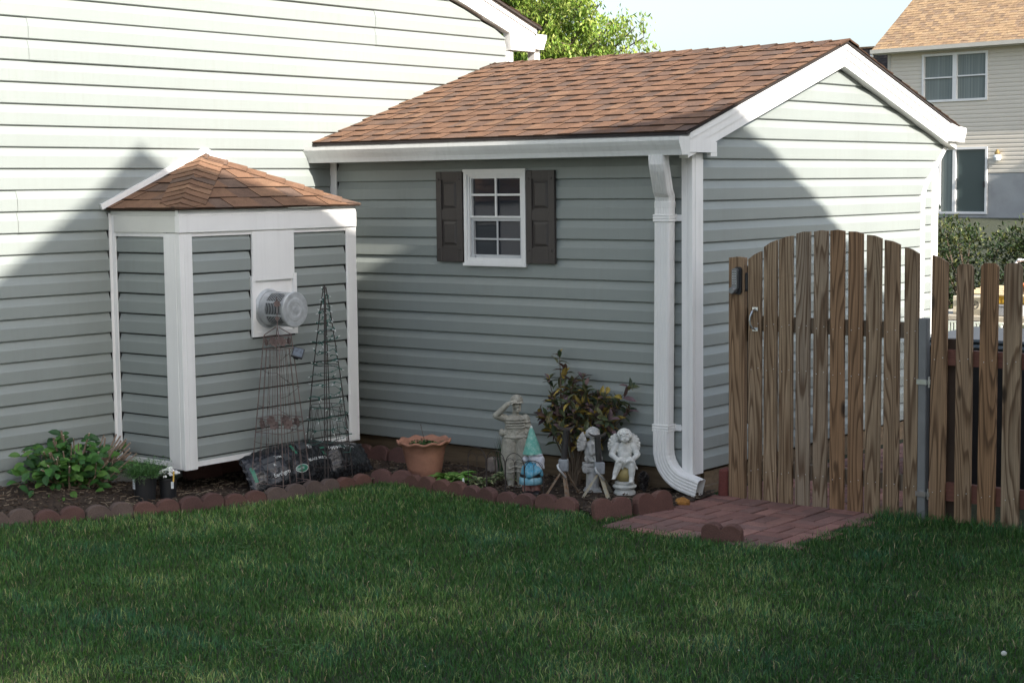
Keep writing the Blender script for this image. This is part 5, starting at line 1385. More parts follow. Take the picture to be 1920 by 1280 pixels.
mb = MB(); mb.lathe([(.060, .0), (.073, .004), (.070, .035), (.062, .05)], (-.006, 0, .065), 28, None, lambda r, z, w, i: (r*(1+.03*math.sin(9*w)), z)); mb.build('coat_skirt', am('pale_blue_paint', (.16, .42, .55), mix=(.35, .55, .62)), gn, smooth=True)
mb = MB(); mb.lathe([(.066, 0), (.068, .003), (.068, .016), (.066, .018)], (-.005, 0, .112), 28); mb.build('belt', M['black'], gn)
mb = MB(); mb.cap((-.028, 0, .07), (-.028, 0, .02), .034, .030); mb.cap((.022, 0, .07), (.022, 0, .02), .032, .03); blob(mb, 'trousers', am('faded_red_paint', (.30, .11, .085), mix=(.42, .28, .25)), gn, .003, 1)
mb = MB(); mb.ell((-.028, -.022, .010), (.032, .045, .020)); mb.ell((.030, -.026, .010), (.032, .045, .020)); mb.ell((0, 0, -.002), (.07, .06, .01)); blob(mb, 'boots', M['black'], gn, .003, 1)
# cherub reading on a ball
ch = thing('cherub_statue', (-.340, -.225, -.150), 'white winged cherub reading a book, seated on a yellow ball on a round base', 'statue', rz=YAW); ch.scale = (1.2, 1.2, 1.17)
mb = MB(); mb.lathe([(.056, 0), (.056, .018), (.050, .022), (.048, .034), (.058, .040), (.061, .048), (.056, .055), (.044, .060), (.050, .064), (.050, .070), (.038, .074), (.0, .075)], (0, 0, 0), 32)
for k in range(30): a = 2*PI*k/30; mb.ell((.058*math.cos(a), .058*math.sin(a), .0475), (.004, .004, .005), None, 1)
mb.build('pedestal', M['cherub'], ch)
mb = MB(); mb.ell((0, 0, .118), (.055, .055, .050), None, 3); mb.build('ball', simple('ochre_stone_paint', (.36, .29, .12), .6, .2, 18, .1, 60), ch, smooth=True)
mb = MB(); c = mb.cap
mb.ell((0, .006, .190), (.046, .034, .035)); mb.ell((0, .002, .232), (.044, .031, .042)); mb.ell((0, -.006, .212), (.036, .030, .030)); mb.ell((0, .004, .262), (.036, .024, .018))
for s in (-1, 1):
    c((s*.040, .002, .262), (s*.066, -.014, .215), .018, .016); c((s*.066, -.014, .215), (s*.040, -.060, .196), .015, .012)
    for k in range(4): c((s*(.040-.004*k), -.062-.001*k, .197-.005*k), (s*(.026-.003*k), -.072, .193-.005*k), .0042, .0036, 1)
    c((s*.022, -.02, .180), (s*.034, -.058, .168), .025, .021)
c((-.034, -.058, .168), (-.052, -.060, .120), .020, .014); c((-.052, -.058, .115), (-.060, -.082, .103), .012, .009)
c((.034, -.058, .168), (.032, -.062, .112), .021, .015); c((.032, -.060, .100), (.026, -.086, .084), .014, .011)
for s, x0, z0 in ((-1, -.062, .101), (1, .023, .082)):
    for k in range(5): mb.ell((x0-.009+.0045*k, -.094+abs(k-2)*.001, z0), (.0028, .0045, .0030), None, 1)
mb.ell((0, -.03, .176), (.026, .03, .022))
for k in range(9):     # drapery
    a = -.8+k*.2; c((a*.045, -.045, .186), (a*.062+.01, -.050+.004*k % 3*.003, .158-.006*(k % 3)), .009, .006, 1)
c((0, -.004, .272), (0, -.008, .285), .015, .015); mb.ell((0, -.014, .306), (.031, .030, .030)); mb.ell((0, -.034, .296), (.021, .014, .016))
mb.ell((0, -.048, .302), (.0045, .006, .005), None, 1); mb.ell((-.014, -.040, .296), (.009, .008, .008), None, 1); mb.ell((.014, -.040, .296), (.009, .008, .008), None, 1); mb.ell((0, -.043, .289), (.008, .005, .0028), None, 1)
mb.ell((-.033, -.010, .302), (.005, .007, .009), None, 1); mb.ell((.033, -.010, .302), (.005, .007, .009), None, 1)
blob(mb, 'figure', M['cherub'], ch, .0021, 1)
mb = MB(); rs = random.Random(2)
mb.ell((0, -.004, .322), (.036, .034, .026))
for k in range(60):
    d = rdir(rs, -.25, 1); 
    if d.y < -.55 and d.z < .35: continue
    q = Vector((0, -.006, .312))+Vector((d.x*.037, d.y*.034, d.z*.036)); t = d.orthogonal().normalized(); mb.tube([q+t*(.009*math.cos(j*1.2))+d.cross(t)*(.009*math.sin(j*1.2)) for j in range(5)], [.0045, .0045, .004, .003, .002], 5)
blob(mb, 'hair', M['cherub'], ch, .0024, 1)
for s in (-1, 1):
    mb = MB()
    for row, (n, L, zz) in enumerate([(7, .070, 0), (6, .052, .003), (5, .034, .006)]):
        for k in range(n):
            t = k/(n-1); a = (1.15-2.0*t); root = Vector((s*(.030+.016*t), .030-.004*row, .275-.028*t)); d = Vector((s*math.cos(a), .12, math.sin(a))).normalized()
            e = root+d*L*.72*(1.0-.30*abs(t-.2)); mb.tube([root, root.lerp(e, .5)+Vector((0, -.003*row, .003)), e], [.009, .0115, .0075], 8)
    mb.ell((s*.046, .030, .272), (.026, .008, .034))
    blob(mb, 'wing', M['cherub'], ch, .0026, 1)
mb = MB()
for s in (-1, 1):
    vs = []
    for j in range(2):
        for i in range(6): t = i/5; vs.append((s*(.002+.046*t), -.064-.018*j+.006*t, .196-.016*j+.012*math.sin(t*PI)*.9-.002*t))
    up = [(a, b, q+.006) for a, b, q in vs]; mb.faces(vs+up, [(i, i+1, 7+i, 6+i) for i in range(5)]+[(12+i, 18+i, 19+i, 13+i) for i in range(5)]+[(0, 6, 18, 12), (5, 17, 23, 11)]+[(i, 12+i, 13+i, i+1) for i in range(5)]+[(6+i, 7+i, 19+i, 18+i) for i in range(5)])
mb.build('book', M['cherub'], ch)
# cherub kneeling on the column, seen from its side
c2 = thing('cherub_statue', (-.535, -.29, -.150), 'grey white winged cherub in profile with joined hands on a scrolled column', 'statue', rz=YAW); c2.scale = (1.12, 1.12, 1.14)
mb = MB(); mb.box((-.050, -.042, 0), (.050, .042, .018), ch=.004); mb.box((-.044, -.037, .018), (.044, .037, .028), ch=.003); mb.lathe([(.036, .028), (.034, .10), (.036, .125)], (0, 0, 0), 20, None, lambda r, z, w, i: (r*(1+.03*math.cos(12*w)), z))
mb.box((-.055, -.043, .148), (.055, .043, .166), ch=.004)
for s in (-1, 1):
    mb.tube([(s*.040, -.042, .134), (s*.040, .042, .134)], .018, 14)
    mb.tube([(s*(.040)+.016*(1-k/16)*math.cos(k*.7), -.044, .134+.016*(1-k/16)*math.sin(k*.7)) for k in range(14)], .0028, 5)
mb.box((-.04, -.038, .122), (.04, .038, .148)); mb.build('column', M['cherubg'], c2)
mb = MB(); c = mb.cap
mb.ell((.000, 0, .190), (.048, .036, .028)); mb.ell((-.004, 0, .225), (.042, .034, .045)); mb.ell((-.006, 0, .262), (.032, .032, .028)); c((.01, -.012, .185), (.040, -.012, .190), .022, .018)
c((-.014, -.030, .265), (-.008, -.040, .222), .016, .014); c((-.008, -.040, .222), (.028, -.026, .232), .013, .010); c((.028, -.022, .232), (.034, -.016, .262), .009, .007)
for k in range(4): c((.030+.003*k, -.020+.004*k, .245), (.036+.002*k, -.016+.004*k, .268), .0038, .003, 1)
c((-.002, 0, .280), (.008, 0, .298), .016, .016); mb.ell((.012, 0, .318), (.033, .031, .031)); mb.ell((.034, 0, .306), (.014, .020, .018)); mb.ell((.048, 0, .310), (.006, .005, .005), None, 1); mb.ell((.044, 0, .300), (.005, .008, .003), None, 1); mb.ell((.040, 0, .291), (.008, .010, .007), None, 1); mb.ell((.008, -.031, .312), (.007, .004, .009), None, 1)
for k in range(6): mb.tube([(-.04+.016*k, -.034, .205), (-.035+.016*k, -.040, .185-.004*(k % 3)), (-.03+.016*k, -.034, .168)], .006, 5)
mb.tube([(-.03, -.036, .205), (-.01, -.044, .180), (.02, -.044, .182), (.035, -.034, .205)], .007, 6)
blob(mb, 'figure', M['cherubg'], c2, .0021, 1)
mb = MB(); mb.ell((.004, 0, .330), (.036, .034, .028))
for k in range(60):
    d = rdir(rs, -.3, 1)
    if d.x > .5 and d.z < .45: continue
    q = Vector((.004, 0, .322))+Vector((d.x*.038, d.y*.036, d.z*.036)); t = d.orthogonal().normalized(); mb.tube([q+t*(.009*math.cos(j*1.2))+d.cross(t)*(.009*math.sin(j*1.2)) for j in range(5)], [.0048, .0045, .004, .003, .002], 5)
blob(mb, 'hair', M['cherubg'], c2, .0024, 1)
for s in (-1, 1):
    mb = MB()
    for row, (n, L) in enumerate([(7, .062), (6, .048), (5, .032)]):
        for k in range(n):
            t = k/(n-1); a = (1.35-1.6*t); root = Vector((-.038-.006*t, s*.014, .278-.030*t)); d = Vector((-math.cos(a)*.8-.1, s*.12, math.sin(a))).normalized(); e = root+d*L*.85*(1.05-.3*t); mb.tube([root, root.lerp(e, .5)+Vector((0, s*.003*row, 0)), e], [.008, .0105, .006], 8)
    blob(mb, 'wing', M['cherubg'], c2, .0026, 1)
# jack stands
rust = am('rusty_leg_paint', (.19, .15, .11), .8, mix=(.17, .075, .03)); pale = am('pale_leg_paint', (.30, .29, .24), .8, mix=(.34, .25, .12))
def jack(loc, H, legm, label, rz, lean):
    t = thing('jack_stand', loc, label, 'jack stand', rz=rz)
    hb = H*.40
    feet = [(-.115, -.03, -.008), (.035, -.125, -.008), (.100, .06, -.008)]
    for fx, fy, fz in feet:
        mb = MB(); a = Vector((0, 0, hb)); b = Vector((fx, fy, fz)); d = (b-a).normalized(); s = d.cross(Vector((0, 0, 1))).normalized(); n = s.cross(d).normalized()
        w = .013; vs = []
        for p, ww in ((a+d*.012, .012), (b, .016)):
            for q in ((-1, 0), (0, -1), (1, 0), (.9, .1), (0, -.7), (-.9, .1)): vs.append(p+s*q[0]*ww+n*q[1]*ww*-.7)
        mb.faces(vs, [(i, (i+1) % 6, 6+(i+1) % 6, 6+i) for i in range(6)]+[(0, 5, 4, 3, 2, 1), (6, 7, 8, 9, 10, 11)]); mb.build('leg', legm, t, recalc=True)
    mb = MB(); mb.box((-.030, -.026, hb-.015), (.030, .026, hb+.060), ch=.006); mb.build('ratchet_box', simple('scratched_grey_paint', (.25, .27, .29), .45, .3, 30, .3), t)
    mb = MB(); mb.tube([(0, 0, hb+.02), (lean, 0, H-.008)], .0185, 14)
    mb.build('post', simple('worn_black_paint', (.028, .026, .026), .5, .4, 30, .2), t)
    mb = MB()
    pts = [(-.052, .0, .010), (-.036, 0, -.002), (-.015, 0, -.008), (.015, 0, -.008), (.036, 0, -.002), (.052, 0, .010)]
    for s in (0,):
        vs = [(lean+x, y, H+z) for x, _, z in pts for y in (-.018, .018)]+[(lean+x, y, H+z-.010) for x, _, z in pts for y in (-.018, .018)]
        n = 12; fs = [(2*i, 2*i+2, 2*i+3, 2*i+1) for i in range(5)]+[(n+2*i, n+2*i+1, n+2*i+3, n+2*i+2) for i in range(5)]+[(2*i, n+2*i, n+2*i+2, 2*i+2) for i in range(5)]+[(2*i+1, 2*i+3, n+2*i+3, n+2*i+1) for i in range(5)]+[(0, 1, n+1, n), (10, n+10, n+11, 11)]
        mb.faces(vs, fs)
    mb.build('saddle', simple('dark_saddle', (.05, .042, .038), .6, .3, 30), t)
    mb = MB(); mb.tube([(-.028, -.034, hb+.03), (-.034, -.04, hb+.028), (-.030, -.05, hb+.012), (.018, -.055, hb-.045)], [.006, .007, .007, .0065], 8); mb.tube([(-.03, -.026, hb+.03), (-.03, -.042, hb+.03)], .006, 8); mb.build('lever', M['metal'], t, smooth=True)
jack((-.60, -.50, -.148), .43, rust, 'black topped jack stand with rusty brown legs, between the gnome and the column cherub', YAW-.1, .018)
jack((-.425, -.37, -.148), .385, pale, 'black topped jack stand with pale flaking legs, between the two cherubs', YAW+.15, -.012)
# =================================================================== BEHIND THE FENCE
bin_ = thing('storage_bin', (1.25, 1.5, -.15), 'big black lidded plastic bin standing in shade behind the picket fence', 'bin')
mb = MB(); mb.box((.83, 1.25, -.15), (2.6, 2.2, .70), ch=.02); mb.build('bin_body', M['black'], bin_)
mb = MB(); lidm = simple('grey_lid_plastic', (.07, .085, .09), .28, .1)
mb.box((.80, 1.21, .705), (2.63, 2.24, .735), ch=.012); mb.box((.85, 1.27, .736), (2.58, 2.18, .765), ch=.012); mb.build('lid', lidm, bin_)
mb = MB(); mb.col = (.35, .36, .36); mb.box((1.205, 1.243, .24), (1.255, 1.2495, .34)); mb.build('sticker', M['attr'], bin_)
tb = thing('work_table', (-.55, 6.05, -.15), 'long low table of odds and ends in the sun beyond the picket fence', 'table')
mb = MB(); mb.box((-1.25, 5.7, .50), (.6, 6.5, .535)); mb.build('tabletop', simple('pale_board', (.40, .36, .28), .7, .2), tb)
for x in (-1.2, .5):
    for y in (5.75, 6.4): mb = MB(); mb.box((x, y, -.15), (x+.05, y+.05, .4995)); mb.build('leg', M['skid'], tb)
bx = thing('white_box', (-.80, 6.02, .535), 'small cream box with a round black emblem, seen between two fence boards', 'box')
mb = MB(); mb.box((-.98, 5.9, .5355), (-.64, 6.15, .70), ch=.004); mb.build('box_body', simple('cream_card', (.66, .60, .46), .6, .08), bx)
mb = MB(); cc = Vector((-.765, 5.899, .625))
for r in (.030,): mb.tube([cc+Vector((r*math.cos(a*.35), 0, r*math.sin(a*.35)*1.1)) for a in range(19)], .0035, 5)
mb.tube([cc+Vector((-.014, 0, -.018)), cc+Vector((-.004, 0, .016)), cc+Vector((.016, 0, .012))], .003, 5); mb.tube([cc+Vector((-.012, 0, -.002)), cc+Vector((.012, 0, .0))], .003, 5)
mb.build('emblem', M['black'], bx)
bk = thing('basket', (-.80, 5.65, .40), 'low white slotted basket under the cream box', 'basket')
mb = MB(); mb.box((-1.15, 5.42, .50), (-.3, 5.44, .515)); mb.box((-1.15, 5.42, .40), (-.3, 5.44, .42))
for k in range(28): mb.box((-1.14+k*.03, 5.42, .42), (-1.125+k*.03, 5.44, .4999))
mb.box((-1.15, 5.45, .39), (-.3, 5.66, .40)); mb.build('basket_body', simple('white_plastic', (.7, .7, .7), .4, .05), bk)
for (nm, a, b, col, lb, cat) in [('yellow_crate', (-.56, 5.9, .64), (-.36, 6.2, .735), (.62, .38, .05), 'yellow plastic crate on the table beyond the fence', 'crate'),
        ('orange_board', (-.40, 5.85, .80), (.25, 6.1, .825), (.62, .16, .04), 'thin orange board at the far right behind the fence', 'board'),
        ('grey_tub', (-.56, 5.85, .5355), (-.30, 6.2, .638), (.28, .29, .30), 'grey tub below the yellow crate', 'tub'),
        ('pale_plank', (-.62, 5.60, .47), (.5, 5.68, .50), (.66, .62, .48), 'pale plank lying in front of the table beyond the fence', 'plank'),
        ('green_mat', (-1.30, 5.2, .38), (.5, 5.4, .395), (.22, .42, .10), 'bright green mat beyond the fence under the clutter', 'mat'),
        ('red_lid', (-1.02, 4.9, .30), (-.5, 5.15, .325), (.42, .12, .09), 'dull red tray lid beyond the fence', 'lid'),
        ('orange_toy', (-1.12, 5.1, .43), (-1.02, 5.15, .47), (.7, .25, .06), 'small orange plastic piece left of the cream box', 'toy part')]:
    t = thing(nm, ((a[0]+b[0])/2, (a[1]+b[1])/2, a[2]), lb, cat); mb = MB(); mb.box(a, b, ch=min(.008, (b[2]-a[2])*.3))
    if nm == 'yellow_crate':
        for k in range(5): mb.box((a[0]+.01+k*.036, a[1]-.004, a[2]+.02), (a[0]+.026+k*.036, a[1]-.0005, b[2]-.02))
    mb.box((a[0]+.01, a[1]-.006, b[2]-.012), (b[0]-.01, a[1]-.0006, b[2]-.004))
    mb.build(nm.split('_')[1]+'_body', simple(nm+'_mat', col, .5, .12, 12), t)
st_ = thing('lumber_sticks', (-.25, 6.1, .76), 'bundle of pale sticks lying across the clutter at the far right', 'sticks')
mb = MB()
for k in range(5): mb.tube([(-.80+.02*k, 5.8+.05*k, .742+.012*k), (.3, 5.9+.05*k, .70+.018*k)], .014, 6)
mb.build('sticks', simple('pale_stick', (.66, .52, .32), .7, .1), st_)
pp = thing('white_pipe', (-.42, 6.0, .5), 'thin white plastic pipe with an elbow showing above the last fence board', 'pipe')
mb = MB(); mb.tube([(-.43, 6, .53), (-.43, 6, 1.0), (-.425, 6, 1.02), (-.40, 6, 1.03), (.5, 6, 1.03)], .011, 8); mb.build('tube', simple('white_pvc', (.75, .76, .76), .35, .03), pp)
mb = MB(); mb.tube([(-.43, 6, .985), (-.43, 6, 1.012)], .016, 10); mb.tube([(-.412, 6, 1.03), (-.385, 6, 1.03)], .016, 10); mb.build('elbow', simple('white_pvc_fitting', (.75, .76, .76), .35, .03), pp)
aw = thing('leaning_stand', (-1.05, 5.0, .2), 'small leaning grey metal frame behind the first fence boards', 'frame')
mb = MB(); mb.tube([(-1.12, 5.0, .50), (-.98, 5.0, .30), (-.9, 5.1, .28)], .010, 6); mb.build('bar', M['metal'], aw)
# hedge ---------------------------------------------------------------------
def bushy(name, c, rad, n, L, cols, label, cat, seed, clumps=40, stem=True, group=None, mat='leaf', rough=.35, zmin=-.6):
    rs = random.Random(seed); t = thing(name, c, label, cat, group); lf = MB(); c = Vector(c)
    ctr = c+Vector((0, 0, rad[2]*.95)); cl = []
    for k in range(clumps):
        d = rdir(rs, zmin, 1); f = rs.uniform(.45, 1.0)**.6; cl.append((ctr+Vector((d.x*rad[0]*f, d.y*rad[1]*f, d.z*rad[2]*f)), d, rs.uniform(.16, .42)*min(rad), rs.uniform(.75, 1.25)))
    for i in range(n):
        p, d0, r, br = rs.choice(cl); d = rdir(rs); q = p+d*r*rs.random()**.4
        lf.col = tuple(k*br for k in jit(rs, rs.choice(cols), .22)); dd = (d*.5+d0*.6+rdir(rs)*.8+Vector((0, 0, .25))).normalized()
        leaf(lf, q, dd, (rs.uniform(-.5, .5), rs.uniform(-.5, .5), 1), L*rs.uniform(.7, 1.25), L*.42, .15, .3, 2)
    lf.build('crown', M[mat], t)
    if stem:
        mb = MB()
        for k in range(min(clumps, 22)): p = cl[k][0]; m = c.lerp(p, .5)+Vector((rs.uniform(-.1, .1)*rad[0], 0, .1*rad[2])); mb.tube([c, m, p], [rad[2]*.035, rad[2]*.018, rad[2]*.006], 5)
        mb.build('trunk', M['bark'], t)
    return t
HC = [(.035, .062, .016), (.055, .08, .02), (.022, .042, .014), (.10, .11, .035)]
for i, (x, y, w, lb) in enumerate([(-3.6, 10.2, .9, 'dark evergreen hedge shrub half hidden behind the rear post of the shed'), (-2.6, 10.0, .8, 'dark evergreen hedge shrub just right of the shed, behind the clutter'), (-1.6, 10.1, .85, 'dark evergreen hedge shrub near the right edge, tallest of the hedge'), (-.5, 10.0, .9, 'dark evergreen hedge shrub outside the right edge of the photo')]):
    bushy('hedge_shrub', (x, y, gz(x, y)), (w, .7, .72+.03*i), 5200, .062, HC, lb, 'hedge', 200+i, 60, group='hedge shrubs behind the yard')
# tree behind the shed --------------------------------------------------------
TX, TY = -14.3, 16.5
tree = thing('leafy_tree', (TX, TY, gz(TX, TY)), 'bright spring green tree rising behind the shed ridge', 'tree')
rs = random.Random(300); lf = MB(); wd = MB(); tb_ = Vector((TX, TY, gz(TX, TY)))
wd.tube([tb_, tb_+Vector((.1, 0, 1.5)), tb_+Vector((.05, .1, 3.0)), tb_+Vector((.2, 0, 5.0))], [.22, .17, .13, .06], 8)
TC = [(.22, .33, .05), (.29, .39, .07), (.15, .25, .04), (.34, .40, .10)]
branches = []
for k in range(64):
    h = rs.uniform(1.6, 5.2); a = rs.uniform(0, 2*PI); st0 = tb_+Vector((.05, .03, h)); L = rs.uniform(1.1, 3.0)*(1.1-.09*h); d = Vector((math.cos(a), math.sin(a)*.8, rs.uniform(.15, .75))).normalized(); branches.append((st0, st0+d*L))
for tip in [(-11.35, 16.2, 4.25), (-11.6, 16.3, 4.45), (-11.9, 16.1, 4.55), (-12.1, 16, 4.9), (-12.2, 16.3, 4.2), (-11.8, 16, 4.0), (-12.5, 16.1, 5.1), (-13.0, 16, 4.6), (-11.2, 16.1, 3.9), (-12.6, 16, 4.4), (-13.2, 16, 5.3), (-13.8, 16, 5.0), (-13.5, 16, 4.3), (-12.9, 16, 3.9), (-12.3, 16, 3.8), (-13.3, 16, 4.8), (-12.8, 16, 5.1), (-13.9, 16, 5.5), (-14.2, 16, 4.6), (-12.4, 16, 4.7), (-13.1, 15.6, 4.2)]:
    t = Vector(tip); branches.append((tb_+Vector((.2, 0, rs.uniform(2.2, 3.2))), t))
for a, b in branches:
    m = a.lerp(b, .5)+Vector((0, 0, .15)); wd.tube([a, m, b], [.05, .03, .008], 5)
    for j in range(13):
        f = rs.uniform(.22, 1.05); p = (a.lerp(m, f*2) if f < .5 else m.lerp(b, f*2-1)); e = p+rdir(rs)*rs.uniform(.15, .42); wd.tube([p, e], [.008, .003], 3)
        br = rs.uniform(.7, 1.3)
        for q in range(50):
            c = p.lerp(e, rs.uniform(.1, 1.2))+rdir(rs)*rs.uniform(.02, .24); lf.col = tuple(k*br for k in jit(rs, rs.choice(TC), .2))
            d = (rdir(rs)*.6+Vector((0, 0, -.75))).normalized(); leaf(lf, c, d, rdir(rs), rs.uniform(.065, .105), .036, .1, .2, 2)
lf.build('crown', M['treeleaf'], tree); wd.build('trunk', M['bark'], tree)
# far house --------------------------------------------------------------------
D = Vector((.9927, -.1208, 0)).normalized(); Q = Vector((-D.y, D.x, 0)) ; C0 = Vector((-19.15, 41.31, 0))
if Q.y < 0: Q = -Q
def FH(u, z, o): return C0+D*u-Q*o+Vector((0, 0, z))
fh = thing('far_house', FH(4, .2, 0), 'beige sided two storey house with tan shingle roof beyond the hedge at right', 'house')
mb = MB(); siding(mb, FH, 1.93, 5.72, 1.93, K(0), K(12), holes=[(1.22, 3.42, 4.14, 5.56), (1.85, 3.50, 1.93, 2.72)], course=.127); mb.build('wall', M['bgsiding'], fh)
mb = MB(); mb.prism([(0, .1), (12, .1), (12, 1.92), (3.5, 1.92), (3.5, .72), (1.85, .72), (1.85, 1.92), (0, 1.92)][::1], lambda u, z, d: FH(u, z, d), -.3, -.002)
mb.build('foundation', M['concrete'], fh)
mb = MB(); P8 = [FH(u, z, o) for z in (.1, 5.7) for o in (-.31, -8) for u in (.02, 12)]
mb.faces(P8, [(0, 1, 5, 4), (0, 4, 6, 2), (2, 6, 7, 3), (1, 3, 7, 5), (4, 5, 7, 6)]); mb.build('body', M['bgsiding'], fh)
mb = MB(); SP = .74; ev = FH(-.40, 5.80, .40); tt = math.atan(SP); Vh = (Q*math.cos(tt)+Vector((0, 0, math.sin(tt)))); Nh = (-Q*math.sin(tt)+Vector((0, 0, math.cos(tt))))
TAN = [(.36, .245, .14), (.33, .225, .13), (.30, .20, .12), (.25, .175, .115), (.34, .24, .145), (.28, .19, .115)]
roofplane(mb, ev, D, Vh, Nh, 5.6, K(0), K(12.8), expo=.14, seed=71, pal=TAN, wid=(.12, .3))
q0, q1 = ev, ev+Vh*5.6; mb.col = (.2, .18, .15)
back = ev+Vh*5.6+(Q*math.cos(tt)-Vector((0, 0, math.sin(tt))))*5.6
mb.quad(ev+Vh*5.6, ev+Vh*5.6+D*12.8, back+D*12.8, back); mb.quad(ev-Nh*.02, ev+D*12.8-Nh*.02, ev+D*12.8+Vh*5.6-Nh*.02, ev+Vh*5.6-Nh*.02)
mb.build('roof', M['shingle'], fh)
mb = MB(); g0 = FH(-.01, 5.7, .0); mb.faces([FH(0, 5.7, 0), FH(0, 5.7, -8.2), FH(0, 9.2, -4.1)], [(0, 1, 2)]); mb.build('gable', M['bgsiding'], fh)
mb = MB()
def fbox(mb, u0, u1, z0, z1, o0, o1):
    P8 = [FH(u, z, o) for z in (z0, z1) for o in (o0, o1) for u in (u0, u1)]; mb.faces(P8, [(0, 1, 3, 2), (4, 6, 7, 5), (0, 4, 5, 1), (2, 3, 7, 6), (0, 2, 6, 4), (1, 5, 7, 3)])
fbox(mb, -.4, 12.4, 5.68, 5.80, .39, .50); fbox(mb, -.4, 12.4, 5.66, 5.679, .005, .40); mb.build('gutter', simple('beige_trim', (.55, .53, .47), .5, .05), fh)
mb = MB(); fbox(mb, -.42, -.34, 5.15, 5.66, .40, .46); mb.build('downspout', M['white'], fh)
mb = MB(); fbox(mb, -.06, .06, 1.9, 5.66, -.05, .03); mb.build('corner_trim', simple('beige_trim2', (.50, .48, .42), .5, .05), fh)
def fframe(name, u0, u1, z0, z1, w, parent, o1=.05):
    mb = MB(); fbox(mb, u0, u1, z0, z0+w, -.05, o1); fbox(mb, u0, u1, z1-w, z1, -.05, o1); fbox(mb, u0, u0+w, z0+w, z1-w, -.05, o1); fbox(mb, u1-w, u1, z0+w, z1-w, -.05, o1); return mb
mb = fframe('w', 1.19, 3.45, 4.11, 5.58, .07, fh); fbox(mb, 2.26, 2.40, 4.18, 5.51, -.05, .045); fbox(mb, 1.26, 2.26, 4.83, 4.87, -.05, .03); fbox(mb, 2.40, 3.38, 4.85, 4.89, -.05, .03)
wn = mb.build('window', M['white'], fh)
for a, b in ((1.26, 2.26), (2.40, 3.38)): mb = MB(); fbox(mb, a, b, 4.18, 5.51, -.06, -.04); mb.build('pane', M['curtain'], wn)
mb = fframe('d', 1.80, 3.48, .70, 2.72, .07, fh); fbox(mb, 2.30, 2.40, .77, 2.65, -.05, .045); dr = mb.build('sliding_door', M['white'], fh)
for a, b in ((1.87, 2.30), (2.40, 3.41)): mb = MB(); fbox(mb, a, b, .77, 2.65, -.06, -.04); mb.build('pane', M['bgglass'] if a > 2 else M['curtain'], dr)
mb = MB(); fbox(mb, 3.36, 3.42, 1.50, 1.68, .05, .09); mb.build('handle', M['black'], dr)
lm = thing('porch_lamp', FH(3.86, 2.3, .1), 'small white and brass wall lamp beside the far sliding door', 'lamp')
cc = FH(3.86, 2.42, .12); mb = MB(); mb.lathe([(.0, -.16), (.09, -.12), (.12, -.02), (.10, .05), (.06, .06)], cc, 12); mb.build('shade', M['bulb'], lm); mb = MB(); mb.lathe([(.08, .06), (.09, .10), (.03, .2), (0, .21)], cc, 12); mb.build('cap', simple('brass', (.35, .25, .1), .4, .1, metal=.6), lm)
# neighbour further left; its roof colours are darkened to paint the shaded slope
nh = thing('far_house', (-21.5, 47, .4), 'building with shade-darkened roof showing as a sliver between the shed ridge and the tan roof', 'house')
mb = MB(); mb.box((-23.5, 45.2, .3), (-19.4, 51, 4.9)); mb.build('wall', M['bgsiding'], nh)
DK = [(.075, .06, .05), (.06, .05, .042), (.09, .07, .055), (.05, .045, .04), (.06, .05, .045), (.08, .065, .05)]
mb = MB(); tt2 = math.atan(.8); roofplane(mb, (-23.7, 44.2, 4.95), (1, 0, 0), (0, math.cos(tt2), math.sin(tt2)), (0, -math.sin(tt2), math.cos(tt2)), 2.15, K(0), K(4.4), seed=81, pal=DK)
zt = 4.95+2.15*math.sin(tt2); yt = 44.2+2.15*math.cos(tt2); mb.col = (.30, .2, .12); mb.quad((-23.7, yt, zt), (-19.3, yt, zt), (-19.3, yt+3, zt-1.6), (-23.7, yt+3, zt-1.6)); mb.box((-23.75, yt-.12, zt-.03), (-19.25, yt+.12, zt+.03)); mb.quad((-23.7, 44.2, 4.93), (-23.7, 47.5, 4.93), (-23.7, yt, zt-.02)); mb.quad((-19.3, 44.2, 4.93), (-19.3, yt+3, zt-1.6), (-19.3, yt, zt-.02))
mb.build('roof', M['shingle'], nh)
mb = MB(); mb.tube([(-22.9, 45.9, zt), (-22.9, 45.9, zt+.16)], .05, 10); mb.build('vent_pipe', M['white'], nh)
# tree that shades the far house wall (stands to its sunny side, outside the frame)
bushy('side_tree', (-4.2, 38.3, gz(-4, 38)), (1.9, 2.2, 3.9), 9000, .30, [(.05, .08, .02), (.07, .10, .03)], 'broad tree standing right of the far house, outside the photo', 'tree', 501, 40)
